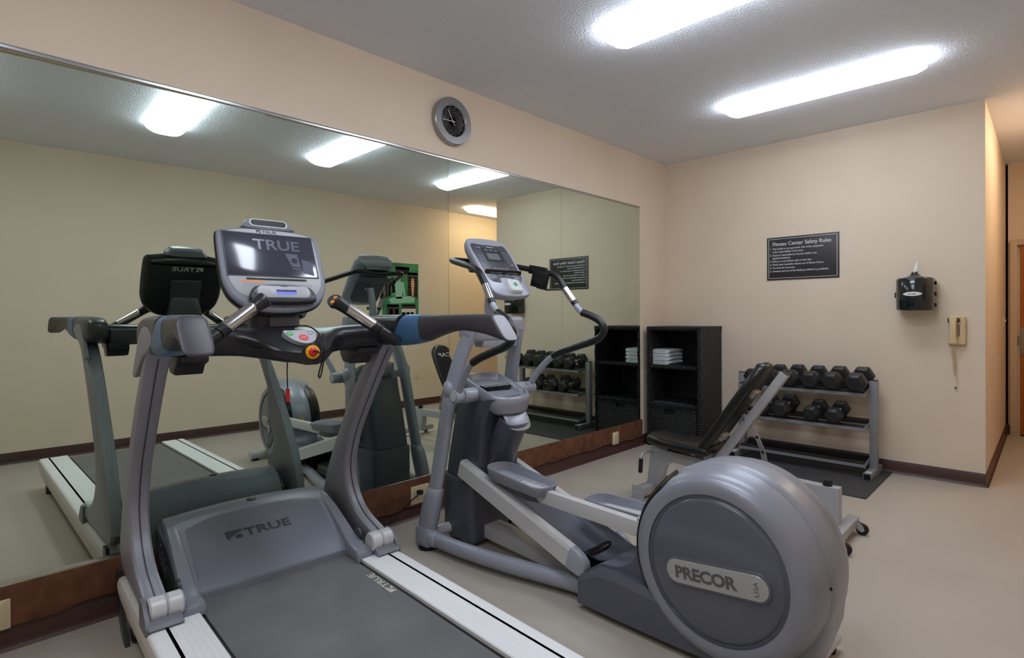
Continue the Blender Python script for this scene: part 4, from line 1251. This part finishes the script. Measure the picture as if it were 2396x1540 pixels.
# skirts from the base tubes back to the drum and the concave deck between them
for s in (-1, 1):
    b = B()
    ring = lambda v, zt, u0, u1: [(s * u0, v, .03), (s * u0, v, zt - .03), (s * (u0 - .02), v, zt), (s * u1, v, zt), (s * u1, v, .03)]
    b.loft([ring(-.405, .150, .205, .10), ring(-.50, .205, .205, .10), ring(-.60, .215, .203, .10), ring(-.75, .205, .198, .1), ring(-.90, .19, .192, .1), ring(-1.02, .17, .18, .1)])
    b.obj('side_skirt', EDARK, Q, 30)
pr = cr2([(-.43, .17), (-.50, .215), (-.55, .222), (-.60, .235), (-.645, .265), (-.675, .31), (-.69, .37)], 4) + [(-.75, .37), (-.75, .03), (-.43, .03)]
B().prism(pr, -.155, .155, 'yz', .004).obj('drum_cradle', EDARK, Q, 50)
b = B().loft([sring((0, v, z), (1, 0, 0), (0, 1, 0), .10, hv, 20, 4) for v, z, hv in ((-1.36, .36, .03), (-1.345, .24, .035), (-1.31, .14, .04), (-1.27, .04, .04))])
b.obj('tail_panel', EDRUM, Q, 50)

# ---- remote lying in the tray
t = thing('remote_control', 'black remote with rows of pale keys, lying in the tray of the elliptical trainer', 'remote control', (0, 0, 0), 0)
MQ = Matrix.Translation((2.185, 1.9, 0)) @ Matrix.Rotation(math.radians(-2.5), 4, 'Z')
t.matrix_world = MQ @ Matrix.Translation((.0, .36, tz(.36) - .020)) @ Matrix.Rotation(math.radians(-4), 4, 'Z') @ Matrix.Rotation(math.radians(18.8), 4, 'X')
B().box((0, 0, 0), (.20, .045, .022), .006).obj('case', EBLACK, t)
for r in range(2):
    for k in range(12): B().box((-.082 + .0148 * k, .010 - .016 * r, .0115), (.009, .008, .004), .001).obj('key', EPRINT, t)
# ================================================================ weight bench
BFRAME = mat('bench_frame', (176, 177, 182), .36, metal=.25)
VINYL = mat('black_vinyl', (26, 26, 27), .3, spec=.5, bump=(90, .12, .002))
BCAP = mat('bench_lettering', (200, 200, 200), .5)
RUBBER = mat('black_rubber', (24, 24, 25), .55)
O = Vector((3.6, 1.45, 0))
W = Matrix.Translation(-O)
t = thing('weight_bench', 'grey adjustable weight bench with black padded seat and raised backrest, behind the elliptical drum', 'weight bench', O)
b = B(W)
b.prism([(2.105, .08), (2.005, .08), (1.955, .235), (1.90, .262), (1.62, .25), (1.62, .318), (1.93, .338), (2.07, .352)], 3.57, 3.63, 'yz', .006)
b.obj('front_leg', BFRAME, t)
B(W).bar((3.6, 1.64, .283), (3.6, .93, .262), .06, .072, .005).obj('main_beam', BFRAME, t)
B(W).prism([(.868, .062), (.985, .062), (1.005, .20), (1.02, .296), (.868, .300)], 3.568, 3.632, 'yz', .005).obj('rear_leg', BFRAME, t)
b = B(W).box((3.6, 2.085, .052), (.36, .075, .06), .004)
b.obj('front_foot', BFRAME, t)
for s in (-1, 1):
    p = B(W).box((3.6 + s * .182, 2.085, .05), (.005, .095, .095), .001)
    p.box((3.6 + s * .20, 2.085, .004), (.045, .095, .006), .002)
    p.obj('foot_plate', BFRAME, t)
    for dy in (-.02, .02): B(W).cyl((3.6 + s * .184, 2.085 + dy, .075), (3.6 + s * .188, 2.085 + dy, .075), .006, 10).obj('bolt', CHROME, t)
B(W).box((3.58, .850, .066), (.46, .06, .05), .004).obj('rear_foot', BFRAME, t)
for x in (3.385, 3.765):
    fk = B(W).slab([(-.0, .0)] and rrect(.075, .03, .012), [(-.02, 0), (-.016, 0)], 'yz')
    fk.bm.free()
    f = B(W)
    for dx in (-.018, .018): f.prism(cr2([(.835, .075), (.80, .066), (.782, .040), (.792, .022), (.812, .028), (.835, .05)], 3, True), x + dx - .002, x + dx + .002, 'yz')
    f.obj('wheel_fork', BFRAME, t)
    w_ = B(W).lathe([(.006, -.014), (.026, -.014), (.0325, -.009), (.0325, .009), (.026, .014), (.006, .014)], c=(x, .795, .0335), axis='x', n=28).obj('wheel', RUBBER, t)
    B(W).lathe([(.001, -.0162), (.013, -.016), (.014, -.013), (.014, .013), (.013, .016), (.001, .0162)], c=(x, .795, .0335), axis='x', n=20).obj('hub', BFRAME, w_)
B(W).lathe([(.026, 0), (.024, .02), (.022, .034), (.015, .036), (.001, .036)], c=(3.6, .935, .298), n=20).obj('rubber_bumper', RUBBER, t)
# seat
so = [(-.085, 2.075), (.085, 2.075), (.135, 2.0), (.155, 1.90), (.155, 1.635), (.12, 1.60), (-.12, 1.60), (-.155, 1.635), (-.155, 1.90), (-.135, 2.0)]
so = cr2(so, 3, True)
if area2(so) < 0: so = so[::-1]
rings = []
for h, d in ((0, .012), (.006, .003), (.022, 0), (.042, .004), (.052, .014), (.056, .035)):
    rings.append([(3.6 + x, y, .372 + h + (y - 1.6) * .055) for x, y in inset(so, d)])
B(W).loft(rings).obj('seat', VINYL, t, 50)
B(W).bar((3.6, 1.66, .367), (3.6, 2.03, .386), .14, .010, .002).obj('seat_plate', BFRAME, t)
b = B(W).box((3.6, 1.66, .345), (.05, .04, .04), .003)
b.obj('seat_post', BFRAME, t)
B(W).box((3.6, 1.86, .354), (.035, .17, .03), .002).obj('seat_adjuster', BLACK, t)
# backrest, leaning towards the drum
p0, p1 = Vector((3.6, 1.69, .355)), Vector((3.6, 1.262, .992))
dv = (p1 - p0).normalized()
nv = Vector((0, dv.z, -dv.y))
L = (p1 - p0).length
MB = W @ frame(p0, (1, 0, 0), dv)
bo = [(-.10, 0), (.10, 0), (.13, .03), (.14, .12), (.14, .40), (.128, L - .14), (.10, L - .05), (.05, L - .005), (-.05, L - .005), (-.10, L - .05), (-.128, L - .14), (-.14, .40), (-.14, .12), (-.13, .03)]
bo = cr2(bo, 3, True)
sg = 1 if (MB.to_3x3() @ Vector((0, 0, 1))).y > 0 else -1
lay = [(-.028, .012), (-.022, .003), (-.004, 0), (.016, .003), (.026, .014), (.030, .035)]
bp = B(MB).slab(bo, [(h * sg, d) for h, d in lay])
bmesh.ops.recalc_face_normals(bp.bm, faces=bp.bm.faces)
pad = bp.obj('backrest', VINYL, t, 50)
FT = W @ frame(p0 + dv * (L - .155) + (MB.to_3x3() @ Vector((0, 0, 1))) * (sg * .0312), (-1, 0, 0), dv)
B(FT).text('CAP', .062, Matrix(), ext=.0004, align='CENTER', sx=1.35, bold=.001).obj('lettering', BCAP, pad)
B(W).bar((3.6, 1.575, .345), (3.6, 1.165, .935), .052, .052, .004, up=nv).obj('backrest_beam', BFRAME, t)
B(W).bar((3.6, 1.1648, .9355), (3.6, 1.163, .938), .044, .044, 0, up=nv).obj('beam_end_plug', BLACK, t)
for q in (.25, .72):
    c = p0 + dv * (L * q)
    B(W).bar(c - Vector((0, .045, .03)), c - Vector((0, .02, .012)), .09, .05, .003).obj('pad_bracket', BFRAME, t)
B(W).cyl((3.565, 1.575, .35), (3.635, 1.575, .35), .022, 16).obj('hinge', BFRAME, t)
# curved ladder with holes
arc = catmull([(1.425, .645), (1.385, .60), (1.335, .52), (1.30, .43), (1.285, .34), (1.285, .285)], 5)
b = B(W)
b.loft([[(3.597 + dx, p.x + (dy), p.y + dy * .4) for dx, dy in ((0, -.018), (.006, -.018), (.006, .018), (0, .018))] for p in arc])
la = b.obj('ladder_arc', CHROME, t)
for k in (5, 10, 15, 20): B(W).cyl((3.5955, arc[k].x, arc[k].y), (3.6045, arc[k].x, arc[k].y), .009, 14).obj('hole', BLACK, la)
B(W).cyl((3.56, 1.405, .628), (3.64, 1.405, .628), .008, 10).obj('lock_pin', CHROME, t)
B(W).tube([(3.575, 2.06, .318), (3.52, 2.07, .322), (3.475, 2.075, .315), (3.452, 2.078, .29), (3.449, 2.08, .262)], .009, 12).obj('handle_rod', BFRAME, t)
B(W).cyl((3.4505, 2.0785, .285), (3.4465, 2.083, .185), .015, 16, bev=.003).obj('handle_grip', RUBBER, t)

# ================================================================ rubber mat, dumbbell rack, dumbbells
t = B().slab([(4.50, .928), (5.388, .928), (5.388, 2.285), (4.50, 2.285)], [(0, 0), (.008, 0), (.010, .003)])
MATM = mat('rubber_mat', (66, 66, 68), .75, spec=.3, noise=(180, .12), bump=(260, .3, .001))
tag(t.obj('floor_mat', MATM), 'dark grey rubber mat lying on the floor under the dumbbell rack', 'mat')
RACK = mat('rack_grey', (140, 142, 148), .4, metal=.25)
RAILB = mat('rack_black_rail', (24, 24, 27), .4)
O = Vector((5.19, 1.537, .0102))
W = Matrix.Translation(-O)
t = thing('dumbbell_rack', 'grey three-tier dumbbell rack standing on a rubber mat against the end wall', 'dumbbell rack', O)
SL = .126
shelves = (.676, .405, .118)
for y in (1.016, 2.058):
    B(W).box((5.2, y, .41), (.056, .056, .70), .004).obj('post', RACK, t)
    B(W).box((5.2, y, .762), (.052, .052, .006), .002).obj('post_cap', BLACK, t)
    f = B(W).box((5.165, y, .038), (.405, .056, .055), .003)
    f = f.obj('foot', RACK, t)
    B(W).box((4.9618, y, .038), (.001, .046, .045)).obj('open_end', BLACK, f)
    B(W).box((5.02, y, .0658), (.05, .036, .0006)).obj('label_sticker', mat('sticker_pale', (205, 205, 205), .5), f)
    for z in shelves:
        s = 1 if y < 1.5 else -1
        q = B(W)
        zl = lambda x: z + (x - 5.0) * SL - .004
        q.prism([(5.03, zl(5.03)), (5.29, zl(5.29)), (5.29, zl(5.29) - .03), (5.03, zl(5.03) - .036)], y + s * .029, y + s * .034, 'xz', .001)
        q.obj('shelf_bracket', RACK, t)
for z in shelves:
    zl = lambda x: z + (x - 5.0) * SL
    for x in (5.065, 5.262):
        zz = zl(x) - .003
        r = B(W)
        r.prism([(x - .028, zz - .028 * SL), (x + .028, zz + .028 * SL), (x + .028, zz + .028 * SL - .004), (x - .024, zz - .028 * SL - .004), (x - .024, zz - .036), (x - .028, zz - .036)], 1.048, 2.026, 'xz')
        r = r.obj('shelf_rail', RAILB, t)
        if x < 5.1: B(W).box((x - .0288, 1.537, zz - .022), (.0012, .976, .026)).obj('rail_fascia', RACK, r)

HEX = mat('dumbbell_rubber', (34, 34, 36), .42, spec=.5, noise=(30, .12))
HANDLE = mat('dumbbell_handle', (190, 186, 176), .25, metal=1.0)
def dumbbell(label, loc, D, hl, tl, protos={}):
    """lies along X, front head towards -X"""
    key = (D, hl, tl)
    if key in protos:
        return dup(protos[key], loc, None, label)
    t = thing('dumbbell', label, 'dumbbell', loc, 0, 'hex dumbbells on the rack')
    t.rotation_euler = (0, -math.atan(SL), 0)
    R = D / 2 / math.cos(PI / 6)
    hx = lambda x, r: [(x, r * math.cos(PI / 3 * k), r * math.sin(PI / 3 * k)) for k in range(6)]
    for s in (-1, 1):
        a = s * (tl / 2 - hl)
        b = B()
        b.loft([hx(a, R * .76), hx(a + s * hl * .16, R), hx(a + s * hl * .72, R), hx(a + s * hl * .97, R * .72), hx(a + s * hl, R * .66)])
        b._bev(list(b.bm.faces), .004, 2, 20)
        b.obj('hex_head', HEX, t, 25)
    B().lathe([(.0125, -tl / 2 + hl), (.0135, -.045), (.0165, -.02), (.017, 0), (.0165, .02), (.0135, .045), (.0125, tl / 2 - hl)], axis='x', n=18).obj('handle', HANDLE, t)
    for s in (-1, 1): B().lathe([(.018, s * (tl / 2 - hl - .008)), (.018, s * (tl / 2 - hl + .004))], axis='x', n=18).obj('collar', HANDLE, t)
    protos[key] = t
    return t
topl = [('small hex dumbbell at the cabinet end of the top tier', 1.905, .128, .095, .335), ('second hex dumbbell from the cabinet end of the top tier, mostly behind the backrest', 1.750, .13, .097, .34), ('third hex dumbbell from the cabinet end of the top tier, half behind the backrest', 1.598, .138, .10, .345), ('fourth hex dumbbell from the cabinet end of the top tier', 1.437, .138, .10, .35), ('fifth hex dumbbell from the cabinet end of the top tier', 1.275, .142, .105, .355), ('large hex dumbbell at the right end of the top tier', 1.106, .144, .105, .36)]
lowl = [('hex dumbbell at the cabinet end of the middle tier, behind the backrest', 1.818, .122, .092, .33), ('large hex dumbbell left of the gap on the middle tier', 1.665, .138, .10, .345), ('hex dumbbell just right of the gap on the middle tier', 1.428, .122, .09, .325), ('hex dumbbell at the right end of the middle tier', 1.265, .122, .092, .328)]
for z, lst in ((shelves[0], topl), (shelves[1], lowl)):
    for lab, y, D, hl, tl in lst:
        xc = 5.155
        zc = z + (xc - 5.0) * SL + (D / 2 + .0015) * math.sqrt(1 + SL * SL)
        dumbbell(lab, (xc, y, zc), D, hl, tl)

# ================================================================ wicker cabinet with towels
WICK = wicker('black_wicker', (30, 30, 34))
WDARK = mat('cabinet_inside', (20, 20, 22), .6)
O = Vector((5.155, 2.615, 0))
W = Matrix.Translation(-O)
t = thing('wicker_cabinet', 'tall black wicker cabinet with open shelves and a bottom drawer, in the far corner', 'cabinet', O)
x0, x1, y0, y1, zt = 4.922, 5.392, 2.337, 2.893, 1.18
B(W).box(((x0 + x1) / 2, y0 + .015, (zt - .03) / 2), (x1 - x0 - .004, .03, zt - .03), .004).obj('side_panel', WICK, t)
B(W).box(((x0 + x1) / 2, y1 - .015, (zt - .03) / 2), (x1 - x0 - .004, .03, zt - .03), .004).obj('side_panel', WICK, t)
B(W).box(((x0 + x1) / 2, (y0 + y1) / 2, zt - .019), (x1 - x0 + .004, y1 - y0 + .006, .038), .006).obj('top_panel', WICK, t)
B(W).box((x1 - .012, (y0 + y1) / 2, zt / 2), (.016, y1 - y0 - .06, zt - .05)).obj('back_panel', WDARK, t)
for z in (.788, .418): B(W).box(((x0 + x1) / 2 - .004, (y0 + y1) / 2, z), (x1 - x0 - .016, y1 - y0 - .061, .034), .005).obj('shelf', WICK, t)
def braid(a, c, r=.014, n=26):
    a, c = Vector(a), Vector(c)
    b = B(W)
    for ph in (0, PI):
        d = (c - a)
        u = Vector((1, 0, 0))
        v = d.normalized().cross(u)
        b.tube([a + d * (k / (n * 3)) + (u * math.cos(ph + 2 * PI * k / 6) + v * math.sin(ph + 2 * PI * k / 6)) * r * .45 for k in range(n * 3 + 1)], r * .62, 6, 1)
    return b
for a, c in (((x0, y0 + .015, .02), (x0, y0 + .015, zt - .04)), ((x0, y1 - .015, .02), (x0, y1 - .015, zt - .04)), ((x0, y0 + .03, zt - .018), (x0, y1 - .03, zt - .018)), ((x0 + .004, y0 + .035, .788), (x0 + .004, y1 - .035, .788)), ((x0 + .004, y0 + .035, .418), (x0 + .004, y1 - .035, .418))):
    braid(a, c, .014, 8).obj('braided_edge', WICK, t)
d = B(W)
yy0, yy1, zz0, zz1 = 2.376, 2.872, .03, .392
hy0, hy1, hz0, hz1 = 2.598, 2.712, .335, .378
for cy, cz, dy, dz in (((yy0 + hy0) / 2, (zz0 + zz1) / 2, hy0 - yy0, zz1 - zz0), ((yy1 + hy1) / 2, (zz0 + zz1) / 2, yy1 - hy1, zz1 - zz0), ((hy0 + hy1) / 2, (zz0 + hz0) / 2, hy1 - hy0, hz0 - zz0), ((hy0 + hy1) / 2, (zz1 + hz1) / 2, hy1 - hy0, zz1 - hz1)):
    d.box((x0 + .012, cy, cz), (.02, dy, dz))
dr_ = d.obj('drawer', WICK, t)
B(W).box((x0 + .09, (yy0 + yy1) / 2, (zz0 + zz1) / 2 - .01), (.13, yy1 - yy0 - .02, zz1 - zz0 - .03)).obj('drawer_box', BLACK, dr_)
braid((x0 + .004, yy0 + .01, zz1), (x0 + .004, yy1 - .01, zz1), .010, 8).obj('drawer_edge', WICK, dr_)
TOWEL = mat('white_towel', (214, 218, 222), .9, spec=.2, bump=(320, .6, .002))
names = ['bottom folded white towel on the cabinet shelf', 'second folded white towel from the bottom of the stack', 'third folded white towel from the bottom of the stack', 'topmost folded white towel on the cabinet shelf']
z = .8062
for k in range(4):
    hgt = .0365
    t = thing('folded_towel', names[k], 'towel', (5.125, 2.765, z), random.uniform(-1.5, 1.5), 'stacked towels')
    b = B()
    rings = []
    for i in range(13):
        x = -.142 + .284 * i / 12
        e = 1 - .16 * (abs(x) / .142) ** 6
        wv = .003 * math.sin(x * 30 + k * 1.7)
        yl, yr = -.078, .098
        th = hgt * e
        pts = []
        for j in range(7): pts.append((x, yr - (yr - yl - .014) * j / 6, th + wv * math.sin(j) * .5 - (.0015 if j in (2, 4) else 0)))
        for j in range(1, 8):
            a = PI / 2 + PI * j / 8
            pts.append((x, yl + .014 + .016 * math.cos(a), th / 2 + th / 2 * math.sin(a)))
        for j in range(7): pts.append((x, yl + .014 + (yr - yl - .014) * j / 6, 0))
        for j in range(6): pts.append((x, yr - .15 * j / 6 , th / 2 - .0022 + wv * .3 * (j > 0)))
        pts.append((x, yr - .155, th / 2))
        for j in range(5, -1, -1): pts.append((x, yr - .15 * j / 6, th / 2 + .0022 + wv * .3 * (j > 0)))
        rings.append(pts)
    b.loft(rings)
    b.obj('cloth', TOWEL, t, 60)
    z += hgt + .0008
# ---------------------------------------------------------------- camera and render look
cam = bpy.data.cameras.new('camera')
cam.sensor_width = 36
cam.sensor_fit = 'HORIZONTAL'
cam.lens = 36 * 1304.6 / 2396
cam.shift_y = -25.1 / 2396
cam.clip_start = .02
co = bpy.data.objects.new('camera', cam)
COL.objects.link(co)
yaw, pitch, roll = math.radians(45.963), math.radians(-.322), math.radians(-.331)
fw = Vector((math.sin(yaw) * math.cos(pitch), math.cos(yaw) * math.cos(pitch), math.sin(pitch)))
rt = fw.cross(Vector((0, 0, 1))).normalized()
up = rt.cross(fw)
r2 = rt * math.cos(roll) + up * math.sin(roll)
u2 = -rt * math.sin(roll) + up * math.cos(roll)
M = Matrix((r2, u2, -fw)).transposed().to_4x4()
M.translation = (0, 0, 1.3)
co.matrix_world = M
scene.camera = co
w = bpy.data.worlds.new('world')
scene.world = w
w.use_nodes = True
w.node_tree.nodes['Background'].inputs[0].default_value = (.8, .9, 1, 1)
w.node_tree.nodes['Background'].inputs[1].default_value = 0.0
vs = scene.view_settings
scene.display_settings.display_device = 'sRGB'
vs.view_transform = 'Standard'
vs.look = 'None'
vs.exposure = .74
vs.gamma = 1.0
vs.use_curve_mapping = False
scene.cycles.use_denoising = True
scene.cycles.max_bounces = 10
scene.cycles.diffuse_bounces = 5
scene.cycles.glossy_bounces = 6
scene.cycles.sample_clamp_indirect = 6
